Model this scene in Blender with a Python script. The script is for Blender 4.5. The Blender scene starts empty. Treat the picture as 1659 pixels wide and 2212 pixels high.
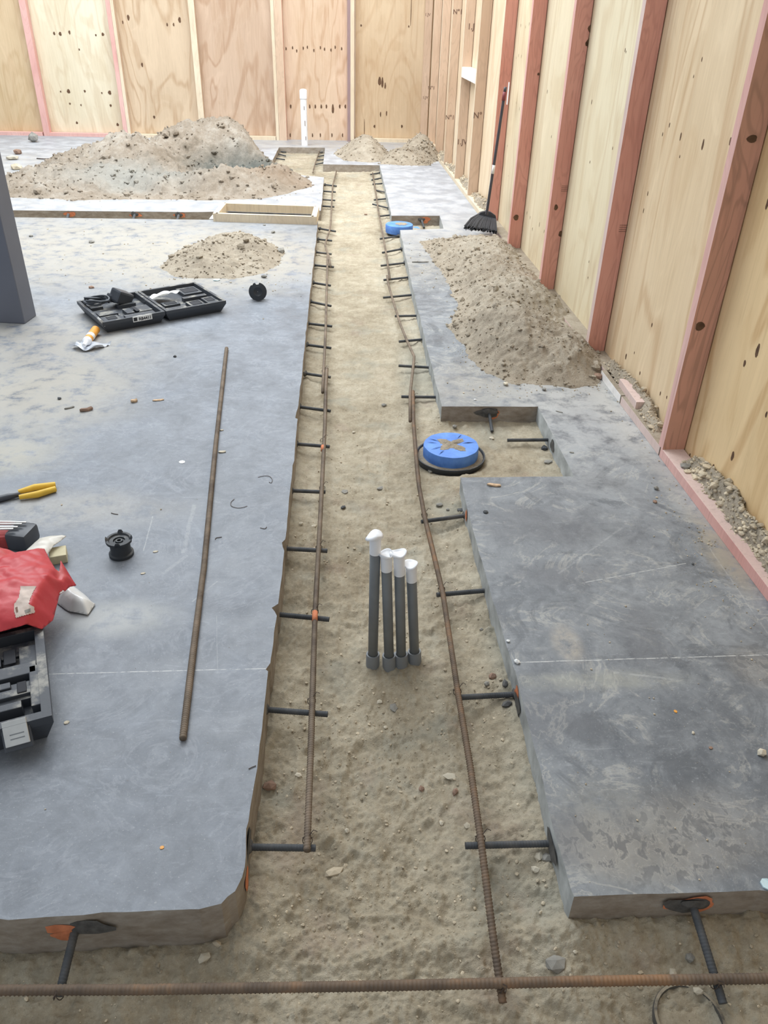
import bpy, bmesh, math, random
import numpy as np
from mathutils import Vector, Matrix

random.seed(7)
rng = np.random.default_rng(11)
S = bpy.context.scene
COL = S.collection

# ------------------------------------------------------------------ camera
F, CX, CY, H = 1700.0, 829.5, 1106.0, 1.75
def nrm(v):
    v = np.array(v, float); return v / np.linalg.norm(v)
Yc = nrm((739 - CX, 16 - CY, F))
Up = nrm(np.cross(Yc, (1, .027, 0)))
if Up[1] > 0: Up = -Up
Xc = nrm(np.cross(Yc, Up))
if Xc[0] < 0: Xc = -Xc
M = np.array([Xc, Yc, Up])
cam_data = bpy.data.cameras.new('camera'); cam = bpy.data.objects.new('camera', cam_data); COL.objects.link(cam)
cam_data.sensor_fit = 'VERTICAL'; cam_data.sensor_height = 36.0; cam_data.lens = F / 2212 * 36.0
cam_data.clip_start = .05; cam_data.clip_end = 200
A = M @ np.diag([1, -1, -1])
mw = Matrix.Identity(4)
for i in range(3):
    for j in range(3): mw[i][j] = A[i][j]
mw[2][3] = H
cam.matrix_world = mw
S.camera = cam

# ------------------------------------------------------------------ light
S.view_settings.view_transform = 'Standard'; S.view_settings.look = 'None'
S.view_settings.gamma = 1.0; S.view_settings.use_curve_mapping = False
S.view_settings.exposure = 0.47
W = bpy.data.worlds.new('sky'); S.world = W; W.use_nodes = True
wn = W.node_tree.nodes; wl = W.node_tree.links
bg = wn['Background']; bg.inputs[0].default_value = (.86, .93, 1.0, 1); bg.inputs[1].default_value = .40
def area(name, loc, size, power, color, target):
    d = bpy.data.lights.new(name, 'AREA'); d.shape = 'RECTANGLE'; d.size, d.size_y = size; d.energy = power; d.color = color
    o = bpy.data.objects.new(name, d); COL.objects.link(o); o.location = loc
    o.rotation_euler = (Vector(target) - Vector(loc)).to_track_quat('-Z', 'Y').to_euler()
    return o
area('overhead_fill_back', (-2.0, 9.3, 6.0), (9, 5), 760, (.93, .97, 1.0), (-2.0, 9.3, 0))  # unseen overhead fill, added to brighten the far floor
area('overhead_fill_middle', (-1.8, 4.9, 6.0), (6, 3), 110, (.95, .98, 1.0), (-1.0, 4.6, 0))  # second, weaker unseen fill added above the middle of the floor

# ------------------------------------------------------------------ helpers
def ray(x, y): return M @ np.array([x - CX, y - CY, F])
def P(x, y, z=0.0):
    d = ray(x, y); t = (z - H) / d[2]; return np.array([d[0] * t, d[1] * t, z])
def onplane(x, y, p0, nn):
    d = ray(x, y); o = np.array([0, 0, H]); t = np.dot(np.array(p0) - o, nn) / np.dot(d, nn); return o + d * t
def proj(p):
    c = M.T @ (np.array(p, float) - np.array([0, 0, H])); return (CX + F * c[0] / c[2], CY + F * c[1] / c[2])

def tag(o, label, cat, group=None, kind=None):
    if label: o['label'] = label
    if cat: o['category'] = cat
    if group: o['group'] = group
    if kind: o['kind'] = kind
    return o
def mesh(name, v, f, mats, parent=None, smooth=False, midx=None):
    me = bpy.data.meshes.new(name)
    if isinstance(v, np.ndarray): v = v.tolist()
    if isinstance(f, np.ndarray): f = f.tolist()
    me.from_pydata(v, [], f); me.update()
    if not isinstance(mats, (list, tuple)): mats = [mats]
    for m in mats: me.materials.append(m)
    if midx is not None: me.polygons.foreach_set('material_index', midx)
    if smooth: me.polygons.foreach_set('use_smooth', [True] * len(me.polygons))
    o = bpy.data.objects.new(name, me); COL.objects.link(o)
    if parent: o.parent = parent; o.matrix_parent_inverse = Matrix.Translation(-Vector(parent.location)) @ Matrix.Identity(4)
    return o
def frombm(name, bm, mats, parent=None, smooth=False):
    me = bpy.data.meshes.new(name); bm.to_mesh(me); bm.free()
    if not isinstance(mats, (list, tuple)): mats = [mats]
    for m in mats: me.materials.append(m)
    if smooth: me.polygons.foreach_set('use_smooth', [True] * len(me.polygons))
    o = bpy.data.objects.new(name, me); COL.objects.link(o)
    if parent: o.parent = parent; o.matrix_parent_inverse = Matrix.Translation(-Vector(parent.location))
    return o
def empty(name, loc, label, cat, group=None):
    o = bpy.data.objects.new(name, None); COL.objects.link(o); o.location = Vector(loc); o.empty_display_size = .05
    return tag(o, label, cat, group)

def text_mesh(name, body, size, mat, parent, mw_, offset=0.0):
    cu = bpy.data.curves.new(name, 'FONT'); cu.body = body; cu.size = size; cu.align_x = 'CENTER'; cu.align_y = 'CENTER'; cu.extrude = .0004; cu.offset = offset
    tmp = bpy.data.objects.new('tmp_text', cu); COL.objects.link(tmp); bpy.context.view_layer.update()
    me = bpy.data.meshes.new_from_object(tmp.evaluated_get(bpy.context.evaluated_depsgraph_get())); bpy.data.objects.remove(tmp)
    me.materials.clear(); me.materials.append(mat)
    o = bpy.data.objects.new(name, me); COL.objects.link(o); o.parent = parent; o.matrix_parent_inverse = Matrix.Identity(4)
    if parent is not None: o.matrix_parent_inverse = Matrix.Translation(-Vector(parent.location))
    o.matrix_basis = mw_; return o
class MB:
    """collects shapes in world coordinates"""
    def __init__(s): s.v = []; s.f = []; s.m = []
    def add(s, v, f, mi=0):
        b = len(s.v); s.v += [tuple(p) for p in v]; s.f += [tuple(b + i for i in q) for q in f]; s.m += [mi] * len(f)
    def box(s, c, size, R=None, mi=0, mis=None, bev=0.0):
        bm = bmesh.new(); bmesh.ops.create_cube(bm, size=1)
        for v in bm.verts: v.co = Vector((v.co.x * size[0], v.co.y * size[1], v.co.z * size[2]))
        if bev > 0: bmesh.ops.bevel(bm, geom=list(bm.edges), offset=bev, segments=2, affect='EDGES', profile=.6)
        R = R or Matrix.Identity(3); c = Vector(c)
        bm.verts.ensure_lookup_table(); bm.normal_update()
        b = len(s.v)
        for v in bm.verts: s.v.append(tuple(R @ v.co + c))
        for f in bm.faces:
            s.f.append(tuple(b + v.index for v in f.verts))
            s.m.append(mis(f.normal) if mis else mi)
        bm.free(); return s
    def tube(s, pts, r, n=10, mi=0, rib=None, cap=True):
        pts = [Vector(p) for p in pts]
        if rib:
            pitch, amp = rib; out = []
            for a, b in zip(pts[:-1], pts[1:]):
                k = max(1, int((b - a).length / (pitch / 4)))
                out += [a.lerp(b, i / k) for i in range(k)]
            pts = out + [pts[-1]]
        L = 0; rings = []; nrmv = None; base = len(s.v)
        for i, p in enumerate(pts):
            t = (pts[min(i + 1, len(pts) - 1)] - pts[max(i - 1, 0)]).normalized()
            if nrmv is None:
                nrmv = t.orthogonal().normalized()
            nrmv = (nrmv - t * nrmv.dot(t)).normalized(); bi = t.cross(nrmv)
            if i: L += (p - pts[i - 1]).length
            rr = r[i] if isinstance(r, (list, tuple)) else r
            for k in range(n):
                a = 2 * math.pi * k / n; q = rr
                if rib:
                    ph = (L / rib[0] + .5 * k / n) * 2 * math.pi
                    q += rib[1] * max(0, math.cos(ph)) ** 1.5
                s.v.append(tuple(p + (nrmv * math.cos(a) + bi * math.sin(a)) * q))
        for i in range(len(pts) - 1):
            for k in range(n):
                a = base + i * n + k; b = base + i * n + (k + 1) % n
                s.f.append((a, b, b + n, a + n)); s.m.append(mi)
        if cap:
            s.f.append(tuple(base + k for k in range(n))[::-1]); s.m.append(mi)
            e = base + (len(pts) - 1) * n
            s.f.append(tuple(e + k for k in range(n))); s.m.append(mi)
        return s
    def lathe(s, prof, c, n=40, mi=0, R=None, jit=None, close=True):
        """prof: list of (r,z)"""
        R = R or Matrix.Identity(3); c = Vector(c); base = len(s.v)
        for (r, z) in prof:
            for k in range(n):
                a = 2 * math.pi * k / n
                q = Vector((r * math.cos(a), r * math.sin(a), z))
                if jit: q = jit(q, a)
                s.v.append(tuple(R @ q + c))
        for i in range(len(prof) - 1):
            for k in range(n):
                a = base + i * n + k; b = base + i * n + (k + 1) % n
                s.f.append((a, b, b + n, a + n)); s.m.append(mi)
        if close:
            s.f.append(tuple(base + k for k in range(n))[::-1]); s.m.append(mi)
            e = base + (len(prof) - 1) * n; s.f.append(tuple(e + k for k in range(n))); s.m.append(mi)
        return s
    def disc(s, pts, mi=0):
        b = len(s.v); s.v += [tuple(p) for p in pts]; s.f.append(tuple(range(b, b + len(pts)))); s.m.append(mi); return s
    def prism(s, pts, z0, z1, mi=0):
        n = len(pts); b = len(s.v)
        s.v += [(p[0], p[1], z0) for p in pts] + [(p[0], p[1], z1) for p in pts]
        s.f.append(tuple(b + i for i in range(n))[::-1]); s.f.append(tuple(b + n + i for i in range(n))); s.m += [mi, mi]
        for i in range(n):
            j = (i + 1) % n; s.f.append((b + i, b + j, b + n + j, b + n + i)); s.m.append(mi)
        return s
    def build(s, name, mats, parent=None, smooth=False):
        return mesh(name, s.v, s.f, mats, parent, smooth, s.m)

def rotz(a): return Matrix.Rotation(a, 3, 'Z')
def frame_from(dx, up=(0, 0, 1)):
    x = Vector(dx).normalized(); z = Vector(up); y = z.cross(x).normalized(); z = x.cross(y)
    return Matrix((x, y, z)).transposed()
def smooth_angle(o, deg=40):
    me = o.data; me.polygons.foreach_set('use_smooth', [True] * len(me.polygons))
    try: me.set_sharp_from_angle(angle=math.radians(deg))
    except Exception: pass
    return o

# numpy value noise
def _h(ix, iy, seed):
    n = (ix.astype(np.int64) * 374761393 + iy.astype(np.int64) * 668265263 + seed * 974711) & 0x7fffffff
    n = ((n ^ (n >> 13)) * 1274126177) & 0x7fffffff
    return ((n ^ (n >> 16)) & 0xffff) / 65535.0
def vn(x, y, seed=0):
    ix = np.floor(x); iy = np.floor(y); fx = x - ix; fy = y - iy
    fx = fx * fx * (3 - 2 * fx); fy = fy * fy * (3 - 2 * fy)
    a = _h(ix, iy, seed); b = _h(ix + 1, iy, seed); c = _h(ix, iy + 1, seed); d = _h(ix + 1, iy + 1, seed)
    return (a * (1 - fx) + b * fx) * (1 - fy) + (c * (1 - fx) + d * fx) * fy
def fbm(x, y, seed=0, oct=5, g=.5):
    s = 0; a = 1; t = 0
    for i in range(oct):
        s = s + a * (vn(x, y, seed + i) - .5); t += a; a *= g; x = x * 2.03 + 5.1; y = y * 2.03 + 1.7
    return s / t * 2

# ------------------------------------------------------------------ materials
class NT:
    def __init__(s, name, rough=.8, metal=0.0, spec=.3):
        s.m = bpy.data.materials.new(name); s.m.use_nodes = True
        s.t = s.m.node_tree; s.b = s.t.nodes['Principled BSDF']
        s.b.inputs['Roughness'].default_value = rough; s.b.inputs['Metallic'].default_value = metal
        s.b.inputs['Specular IOR Level'].default_value = spec
        s.tc = s.t.nodes.new('ShaderNodeTexCoord'); s.vec = s.tc.outputs['Object']
    def n(s, k): return s.t.nodes.new(k)
    def L(s, a, b): s.t.links.new(a, b)
    def setin(s, sock, v):
        if isinstance(v, bpy.types.NodeSocket): s.L(v, sock)
        elif isinstance(v, (tuple, list)) and len(v) == 3 and sock.type == 'RGBA': sock.default_value = (*v, 1)
        else: sock.default_value = v
    def map(s, scale=(1, 1, 1), loc=(0, 0, 0), rot=(0, 0, 0), vec=None):
        m = s.n('ShaderNodeMapping'); s.setin(m.inputs[0], vec or s.vec)
        m.inputs['Scale'].default_value = scale; m.inputs['Location'].default_value = loc; m.inputs['Rotation'].default_value = rot
        return m.outputs[0]
    def noise(s, scale, detail=4, rough=.55, vec=None, dist=0):
        m = s.n('ShaderNodeTexNoise'); s.setin(m.inputs['Vector'], vec or s.vec)
        m.inputs['Scale'].default_value = scale; m.inputs['Detail'].default_value = detail
        m.inputs['Roughness'].default_value = rough; m.inputs['Distortion'].default_value = dist
        return m.outputs['Fac']
    def vor(s, scale, vec=None, feat='F1'):
        m = s.n('ShaderNodeTexVoronoi'); m.feature = feat; s.setin(m.inputs['Vector'], vec or s.vec); m.inputs['Scale'].default_value = scale
        return m.outputs['Distance']
    def math(s, op, a, b=0.0, c=None, clamp=False):
        m = s.n('ShaderNodeMath'); m.operation = op; m.use_clamp = clamp
        s.setin(m.inputs[0], a); s.setin(m.inputs[1], b)
        if c is not None: s.setin(m.inputs[2], c)
        return m.outputs[0]
    def vm(s, op, a, b):
        m = s.n('ShaderNodeVectorMath'); m.operation = op
        for i, v in ((0, a), (1, b)):
            if isinstance(v, bpy.types.NodeSocket): s.L(v, m.inputs[i])
            else: m.inputs[i].default_value = tuple(v)
        return m.outputs['Value'] if op in ('DISTANCE', 'DOT_PRODUCT', 'LENGTH') else m.outputs[0]
    def ss(s, v, lo, hi):
        m = s.n('ShaderNodeMapRange'); m.interpolation_type = 'SMOOTHSTEP'; s.setin(m.inputs[0], v)
        m.inputs[1].default_value = lo; m.inputs[2].default_value = hi; return m.outputs[0]
    def ramp(s, fac, stops):
        m = s.n('ShaderNodeValToRGB'); s.setin(m.inputs[0], fac); e = m.color_ramp.elements
        while len(e) < len(stops): e.new(.5)
        for i, (p, c) in enumerate(stops): e[i].position = p; e[i].color = (*c, 1)
        return m.outputs[0]
    def mix(s, fac, a, b, mode='MIX'):
        m = s.n('ShaderNodeMix'); m.data_type = 'RGBA'; m.blend_type = mode
        s.setin(m.inputs[0], fac); s.setin(m.inputs[6], a); s.setin(m.inputs[7], b); return m.outputs[2]
    def blob(s, c, r, soft=.5, wob=None, wa=.3, sc=(1, 1)):
        v = s.map((1 / sc[0], 1 / sc[1], 1), (-c[0] / sc[0], -c[1] / sc[1], 0))
        d = s.vm('LENGTH', v, (0, 0, 0))
        if wob is not None: d = s.math('ADD', d, s.math('MULTIPLY', s.math('SUBTRACT', wob, .5), wa * 2))
        return s.math('SUBTRACT', 1.0, s.ss(d, r * (1 - soft), r * (1 + soft)))
    def seg(s, a, b, w, wob=None):
        """mask of a straight scratch from a to b on the floor"""
        a = Vector((a[0], a[1])); b = Vector((b[0], b[1])); d = b - a; Ln = d.length; d.normalize(); ang = math.atan2(d.y, d.x)
        v = s.vm('SUBTRACT', s.vec, (a.x, a.y, 0))
        u = s.vm('DOT_PRODUCT', v, (d.x, d.y, 0)); q = s.vm('DOT_PRODUCT', v, (-d.y, d.x, 0))
        if wob is not None: q = s.math('ADD', q, s.math('MULTIPLY', s.math('SUBTRACT', wob, .5), w * 2.5))
        m1 = s.math('SUBTRACT', 1.0, s.ss(s.math('ABSOLUTE', q), w * .4, w))
        m2 = s.math('MULTIPLY', s.math('GREATER_THAN', u, 0.0), s.math('LESS_THAN', u, Ln))
        return s.math('MULTIPLY', m1, m2)
    def col(s, c): s.setin(s.b.inputs['Base Color'], c); return s
    def bump(s, h, strength=.3, dist=.002):
        m = s.n('ShaderNodeBump'); s.setin(m.inputs['Height'], h); m.inputs['Strength'].default_value = strength; m.inputs['Distance'].default_value = dist
        s.L(m.outputs[0], s.b.inputs['Normal']); return s

def plain(name, c, rough=.6, metal=0.0, spec=.4, var=.12, sc=20, bump=0):
    t = NT(name, rough, metal, spec)
    n = t.noise(sc, 5)
    lo = tuple(x * (1 - var) for x in c); hi = tuple(min(1, x * (1 + var)) for x in c)
    t.col(t.ramp(n, [(.3, lo), (.7, hi)]))
    if bump: t.bump(t.noise(sc * 4, 4), bump, .002)
    return t.m

def dusty(name, c, dust=(.42, .37, .30), amt=.5, rough=.6, sc=14, metal=0.0, cover=.5):
    t = NT(name, rough, metal, .4)
    n = t.noise(sc, 6, .65); up = t.ss(n, cover, cover + .2)
    g = t.n('ShaderNodeNewGeometry'); z = t.n('ShaderNodeSeparateXYZ'); t.L(g.outputs['Normal'], z.inputs[0])
    m = t.math('MULTIPLY', t.math('MULTIPLY', up, amt), t.ss(z.outputs[2], .2, .8))
    t.col(t.mix(m, c, dust)); t.bump(t.noise(sc * 8, 3), .2, .002)
    return t.m

def concrete(name, lo, hi, right=False):
    t = NT(name, .55, 0, .35)
    w = t.noise(1.1, 6, .6); w2 = t.noise(4.5, 8, .65); w3 = t.noise(38, 5, .6); ed = t.noise(9, 8, .7)
    m = t.math('ADD', t.math('MULTIPLY', w, .55), t.math('MULTIPLY', w2, .45))
    m = t.math('ADD', t.math('MULTIPLY', m, .62), t.math('MULTIPLY', t.noise(11, 9, .68, dist=.8), .38))
    c = t.ramp(m, [(.40, lo), (.5, tuple((a + b) / 2 for a, b in zip(lo, hi))), (.60, hi)])
    # trowel / cream swirls
    sw = t.noise(2.6, 9, .66, dist=2.6)
    ln = t.math('ABSOLUTE', t.math('SUBTRACT', sw, .5))
    c = t.mix(t.math('MULTIPLY', t.math('SUBTRACT', 1.0, t.ss(ln, .0, .035)), t.math('MULTIPLY', t.ss(w2, .45, .58), .46 if right else .26)), c, (.50, .49, .45) if right else (.42, .44, .48))
    c = t.mix(t.math('MULTIPLY', t.ss(sw, .56, .70), .35), c, tuple(min(1, a * 1.3) for a in hi))
    sk = t.noise(7, 8, .7, t.map((1, 5, 1), rot=(0, 0, .35)), dist=1.0)
    c = t.mix(t.math('MULTIPLY', t.ss(sk, .58, .70), .32), c, tuple(min(1, a * 1.45) for a in hi))
    dk = t.noise(3.6, 8, .66, t.map((1, 1, 1), (3, 8, 2)), 1.2)
    c = t.mix(t.math('MULTIPLY', t.ss(dk, .53, .62), .60 if right else .22), c, tuple(a * .80 for a in lo))
    fs = t.noise(26, 7, .75, dist=1.5)
    c = t.mix(t.math('MULTIPLY', t.ss(fs, .57, .68), .35 if right else .22), c, tuple(min(1, a * 1.5) for a in hi))
    c = t.mix(t.math('MULTIPLY', t.ss(fs, .44, .34), .35 if right else .22), c, tuple(a * .75 for a in lo))
    c = t.mix(t.math('MULTIPLY', t.ss(w3, .45, .75), .16), c, tuple(a * .6 for a in lo))
    c = t.mix(t.math('MULTIPLY', t.ss(t.noise(160, 2), .62, .75), .35), c, (.55, .56, .56))
    tan = (.41, .385, .335)
    def dust(px, py, r, sc, amt, cc=tan, soft=.6):
        nonlocal c
        p = P(px, py); k = t.blob((p[0], p[1]), r, soft, w2, .55 * r, sc)
        k = t.math('MULTIPLY', k, t.ss(ed, .34, .56)); c = t.mix(t.math('MULTIPLY', k, amt), c, cc)
    if not right:
        dust(300, 545, .9, (1.9, 1.2), .7); dust(130, 520, .9, (1.6, 1.2), .6); dust(470, 560, .5, (1.6, 1.5), .95)
        dust(60, 760, .55, (1.3, 1.3), .7); dust(30, 880, .35, (1.4, 1.4), .6, (.44, .42, .37)); dust(90, 850, .3, (1.3, 1), .5)
        dust(10, 985, .16, (1.5, 1), .8, (.44, .42, .36)); dust(110, 1100, .17, (2.6, .8), .5, (.46, .44, .40)); dust(250, 1335, .10, (1.8, .8), .7, (.42, .43, .42))
        dust(620, 470, .2, (1, 2), .3)
        dust(560, 1970, .03, (1.6, .6), .8, (.55, .54, .50))
        sg = [((100, 1456), (582, 1444), .0022, .75), ((468, 1330), (470, 1455), .002, .15), ((415, 1300), (470, 1255), .004, .4), ((310, 1190), (330, 1115), .003, .35), ((395, 1195), (420, 1090), .012, .28), ((350, 1240), (405, 1200), .01, .25), ((240, 1005), (395, 1070), .012, -.25), ((520, 1170), (700, 1185), .002, .0)]
    else:
        dust(1300, 345, 1.2, (1, 1), .4); dust(880, 345, .8, (1.8, .7), .8); dust(1000, 500, .45, (1.3, 1.6), .6); dust(930, 560, .4, (1, 1.6), .5)
        dust(1120, 830, .35, (1.8, 1), .55); dust(1350, 900, .12, (1, 3.5), .75, (.50, .49, .45)); dust(1470, 1060, .10, (.8, 3.5), .6, (.44, .43, .40))
        dust(1560, 1190, .09, (.8, 3), .75, (.36, .32, .25)); dust(1240, 910, .3, (1, 1.8), .5, (.52, .54, .55))
        dust(1225, 1390, .05, (.8, 1.6), .8, (.44, .40, .34)); dust(1290, 1470, .10, (2.4, .4), .5, (.38, .38, .33)); dust(1330, 1800, .12, (1.4, 1.2), .45, (.36, .35, .31))
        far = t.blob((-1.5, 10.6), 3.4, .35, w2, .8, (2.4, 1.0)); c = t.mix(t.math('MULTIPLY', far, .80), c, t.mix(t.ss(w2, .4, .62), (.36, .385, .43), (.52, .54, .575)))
        dust(200, 450, 3.0, (1.5, .7), .25); dust(100, 370, 2.0, (1.6, .8), .5); dust(800, 315, 1.4, (2, .5), .6)
        sg = [((1118, 1431), (1665, 1414), .0028, .75), ((1258, 1259), (1482, 1217), .0032, .5), ((1325, 1452), (1465, 1469), .006, .4), ((1205, 1240), (1350, 1135), .006, .25), ((1240, 1345), (1350, 1245), .008, .16), ((1530, 1180), (1659, 1370), .004, .3), ((1453, 1925), (1490, 1870), .003, -.4), ((1380, 1500), (1420, 1590), .0, 0)]
        # grip marks of muddy boots, pressed dark into the dust
        for (px, py, r, sc) in ((1520, 1785, .11, (1.7, .95)), (1420, 1860, .09, (1.8, .7)), (1640, 1440, .07, (1.2, 1.2)), (1280, 1820, .08, (1.2, 1))):
            p = P(px, py); k = t.blob((p[0], p[1]), r, .5, w2, .5 * r, sc)
            c = t.mix(t.math('MULTIPLY', k, .35), c, (.30, .28, .25))
            vv = t.noise(1.0, 3, .6, t.map((34, 24, 1), rot=(0, 0, .9)), .5)
            kk = t.math('MULTIPLY', k, t.ss(vv, .53, .58)); c = t.mix(t.math('MULTIPLY', kk, .55), c, (.125, .13, .138))
            kk = t.math('MULTIPLY', k, t.math('SUBTRACT', 1.0, t.ss(t.math('ABSOLUTE', t.math('SUBTRACT', vv, .50)), .0, .02))); c = t.mix(t.math('MULTIPLY', kk, .35), c, (.42, .40, .36))
        for (px, py, r, sc) in ((1150, 1130, .16, (1.3, 1)), (1390, 1370, .09, (.7, 1.7)), (1220, 1240, .12, (1.5, .6)), (1200, 1810, .08, (1, 1)), (1160, 1550, .12, (1.3, .8))):
            p = P(px, py); k = t.blob((p[0], p[1]), r, .5, w2, .6 * r, sc); c = t.mix(t.math('MULTIPLY', k, .38), c, (.13, .135, .15))
    for a, b, w, s_ in sg:
        if s_ == 0: continue
        k = t.seg(P(*a), P(*b), w, ed)
        c = t.mix(t.math('MULTIPLY', t.math('MULTIPLY', k, abs(s_) * (1 if w < .0035 else .6)), t.ss(w3, .35, .55)), c, (.62, .63, .62) if s_ > 0 else (.15, .15, .16))
    t.col(c)
    t.bump(t.math('ADD', w3, t.math('MULTIPLY', t.noise(140, 3), .5)), .18, .003)
    t.setin(t.b.inputs['Roughness'], t.ss(w2, -.3, 1.3))
    return t.m

MAT = {}
MAT['slab_left'] = concrete('concrete_blue_grey', (.175, .193, .220), (.275, .300, .340))
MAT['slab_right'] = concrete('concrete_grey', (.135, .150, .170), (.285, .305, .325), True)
def edgemat():
    t = NT('sawn_concrete_edge', .85, 0, .2); n = t.noise(14, 7, .65, t.map((1, 1, 2)))
    c = t.ramp(n, [(.3, (.23, .19, .15)), (.6, (.36, .32, .275)), (.8, (.47, .455, .43))])
    t.col(c); t.bump(t.noise(60, 5), .5, .004); return t.m
MAT['edge'] = edgemat()
MAT['edge_lit'] = plain('pale_lit_edge', (.40, .42, .42), .85, 0, .2, .35, 11, .5)  # paler copy for left-facing sides, their stronger light put into the colour
def soil(name, cs, sc=1.0, patch=True, bump=.6, spots=()):
    t = NT(name, .95, 0, .1)
    w = t.noise(2.2 * sc, 7, .6); w2 = t.noise(14 * sc, 8, .7); w3 = t.noise(90 * sc, 6, .7)
    c = t.ramp(t.math('ADD', t.math('MULTIPLY', w, .5), t.math('MULTIPLY', w2, .5)), [(.35, cs[0]), (.5, cs[1]), (.64, cs[2])])
    c = t.mix(t.math('MULTIPLY', t.ss(w3, .52, .72), .32), c, tuple(min(1, a * 1.3) for a in cs[2]))
    c = t.mix(t.math('MULTIPLY', t.ss(w3, .46, .3), .4), c, tuple(a * .55 for a in cs[0]))
    vg = t.vor(230); vg2 = t.vor(95)
    c = t.mix(t.math('MULTIPLY', t.math('SUBTRACT', 1.0, t.ss(vg, .10, .22)), t.math('MULTIPLY', t.ss(w2, .45, .6), .45)), c, tuple(min(1, a * 1.45) for a in cs[2]))
    c = t.mix(t.math('MULTIPLY', t.math('SUBTRACT', 1.0, t.ss(vg2, .05, .16)), .5), c, tuple(a * .6 for a in cs[0]))
    if patch:
        g = t.noise(3.4, 5, .6, t.map((1, 1, 1), (3, 7, 1)))
        c = t.mix(t.math('MULTIPLY', t.ss(g, .52, .68), .45), c, (.33, .33, .28))
        r_ = t.noise(4.1, 5, .6, t.map((1, 1, 1), (9, 2, 4)))
        c = t.mix(t.math('MULTIPLY', t.ss(r_, .56, .7), .35), c, (.33, .25, .20))
        for (px, py, r, sc_) in ((1090, 1430, .10, (.8, 1.6)), (1110, 1540, .08, (.7, 2)), (950, 1120, .10, (1, 1)), (900, 820, .16, (.7, 2.5)), (1060, 960, .12, (1.2, 1)), (1060, 880, .1, (1.5, .8))):
            p = P(px, py, -.16); k = t.blob((p[0], p[1]), r, .7, w2, .5 * r, sc_); c = t.mix(t.math('MULTIPLY', k, .55), c, (.32, .335, .295))
        for (px, py, r, sc_) in ((835, 1490, .10, (1.3, .8)), (600, 1640, .06, (.7, 2))):
            p = P(px, py, -.16); k = t.blob((p[0], p[1]), r, .8, w2, .5 * r, sc_); c = t.mix(t.math('MULTIPLY', k, .5), c, (.25, .20, .135))
    for (px, py, r, sc_, cc, am) in spots:
        p = P(px, py, 0); k = t.blob((p[0], p[1]), r, .7, w2, .5 * r, sc_); c = t.mix(t.math('MULTIPLY', k, am), c, cc)
    t.col(c); t.bump(t.math('ADD', w3, t.math('MULTIPLY', t.noise(300, 3), .4)), bump, .008)
    return t.m
MAT['soil'] = soil('trench_earth', ((.270, .225, .158), (.405, .352, .262), (.53, .475, .370)))
MAT['dirt'] = soil('loose_dirt', ((.28, .235, .18), (.40, .345, .27), (.50, .445, .36)), 1.0, False, .9)
MAT['dirt_far'] = soil('loose_dirt_mixed', ((.205, .165, .12), (.315, .265, .21), (.42, .38, .325)), .55, False, .9, [(535, 372, .50, (1.3, .8), (.10, .115, .108), .9), (470, 335, .5, (1.5, .8), (.22, .165, .11), .6), (300, 400, .6, (1.3, .7), (.30, .31, .29), .6), (590, 400, .4, (1.5, .6), (.30, .22, .155), .5)])
MAT['gravel'] = plain('gravel_stone', (.50, .43, .32), .9, 0, .2, .45, 9, .3)

def ply(name, lo, hi, seed, axis='y', contrast=1.0):
    if 'back' in name: lo = (lo[0] * .97, lo[1] * 1.03, lo[2] * 1.10); hi = (hi[0] * .97, hi[1] * 1.035, hi[2] * 1.12)
    lo = (lo[0] * 1.02, lo[1] * .965, lo[2] * .87); hi = (hi[0] * 1.02, hi[1] * .97, hi[2] * .89)
    t = NT(name, .7, 0, .25)
    u = (1, 1, .22)
    v = t.map(u, (seed * 3.1, seed * 1.7, seed * .9))
    n = t.noise(1.7, 3, .5, v, .6)
    rings = t.math('FRACT', t.math('MULTIPLY', n, 9.0))
    tri = t.math('ABSOLUTE', t.math('SUBTRACT', t.math('MULTIPLY', rings, 2.0), 1.0))
    st = t.noise(9, 6, .7, t.map((6, 6, .35), (seed, 2, 3)))
    big = t.noise(1.1, 3, .5, t.map((1, 1, .5), (seed * 2, 0, 5)))
    c = t.ramp(big, [(.3, lo), (.7, hi)])
    bl = t.noise(2.6, 5, .6, t.map((1, 1, .45), (seed, 9, seed)), 1.2)
    c = t.mix(t.math('MULTIPLY', t.ss(bl, .54, .64), .40), c, tuple(min(1, a * 1.1) for a in hi))
    c = t.mix(t.math('MULTIPLY', t.ss(bl, .47, .38), .30), c, tuple(a * b for a, b in zip(lo, (.86, .78, .68))))
    c = t.mix(t.math('MULTIPLY', t.ss(tri, .55, .98), .6 * contrast), c, tuple(a * b for a, b in zip(lo, (.80, .70, .62))))
    c = t.mix(t.math('MULTIPLY', t.ss(st, .42, .70), .30), c, tuple(min(1, a * 1.12) for a in hi))
    c = t.mix(t.math('MULTIPLY', t.ss(st, .46, .30), .22), c, tuple(a * .72 for a in lo))
    t.col(c); t.bump(st, .12, .002); return t.m
def timber(name, lo, hi, dark=.25):
    t = NT(name, .7, 0, .25)
    st = t.noise(11, 6, .65, t.map((5, 5, .22))); b = t.noise(1.5, 4, .6, t.map((1, 1, .7))); k = t.noise(3.0, 2, .5, t.map((2, 2, .35), (4, 4, 4)), 1.5)
    c = t.ramp(b, [(.3, lo), (.7, hi)])
    r = t.math('ABSOLUTE', t.math('SUBTRACT', t.math('MULTIPLY', t.math('FRACT', t.math('MULTIPLY', k, 8.0)), 2.0), 1.0))
    c = t.mix(t.math('MULTIPLY', t.ss(r, .5, .95), dark), c, tuple(a * .62 for a in lo))
    c = t.mix(t.math('MULTIPLY', t.ss(st, .48, .3), .35), c, tuple(a * .6 for a in lo))
    t.col(c); t.bump(st, .15, .002); return t.m
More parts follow.
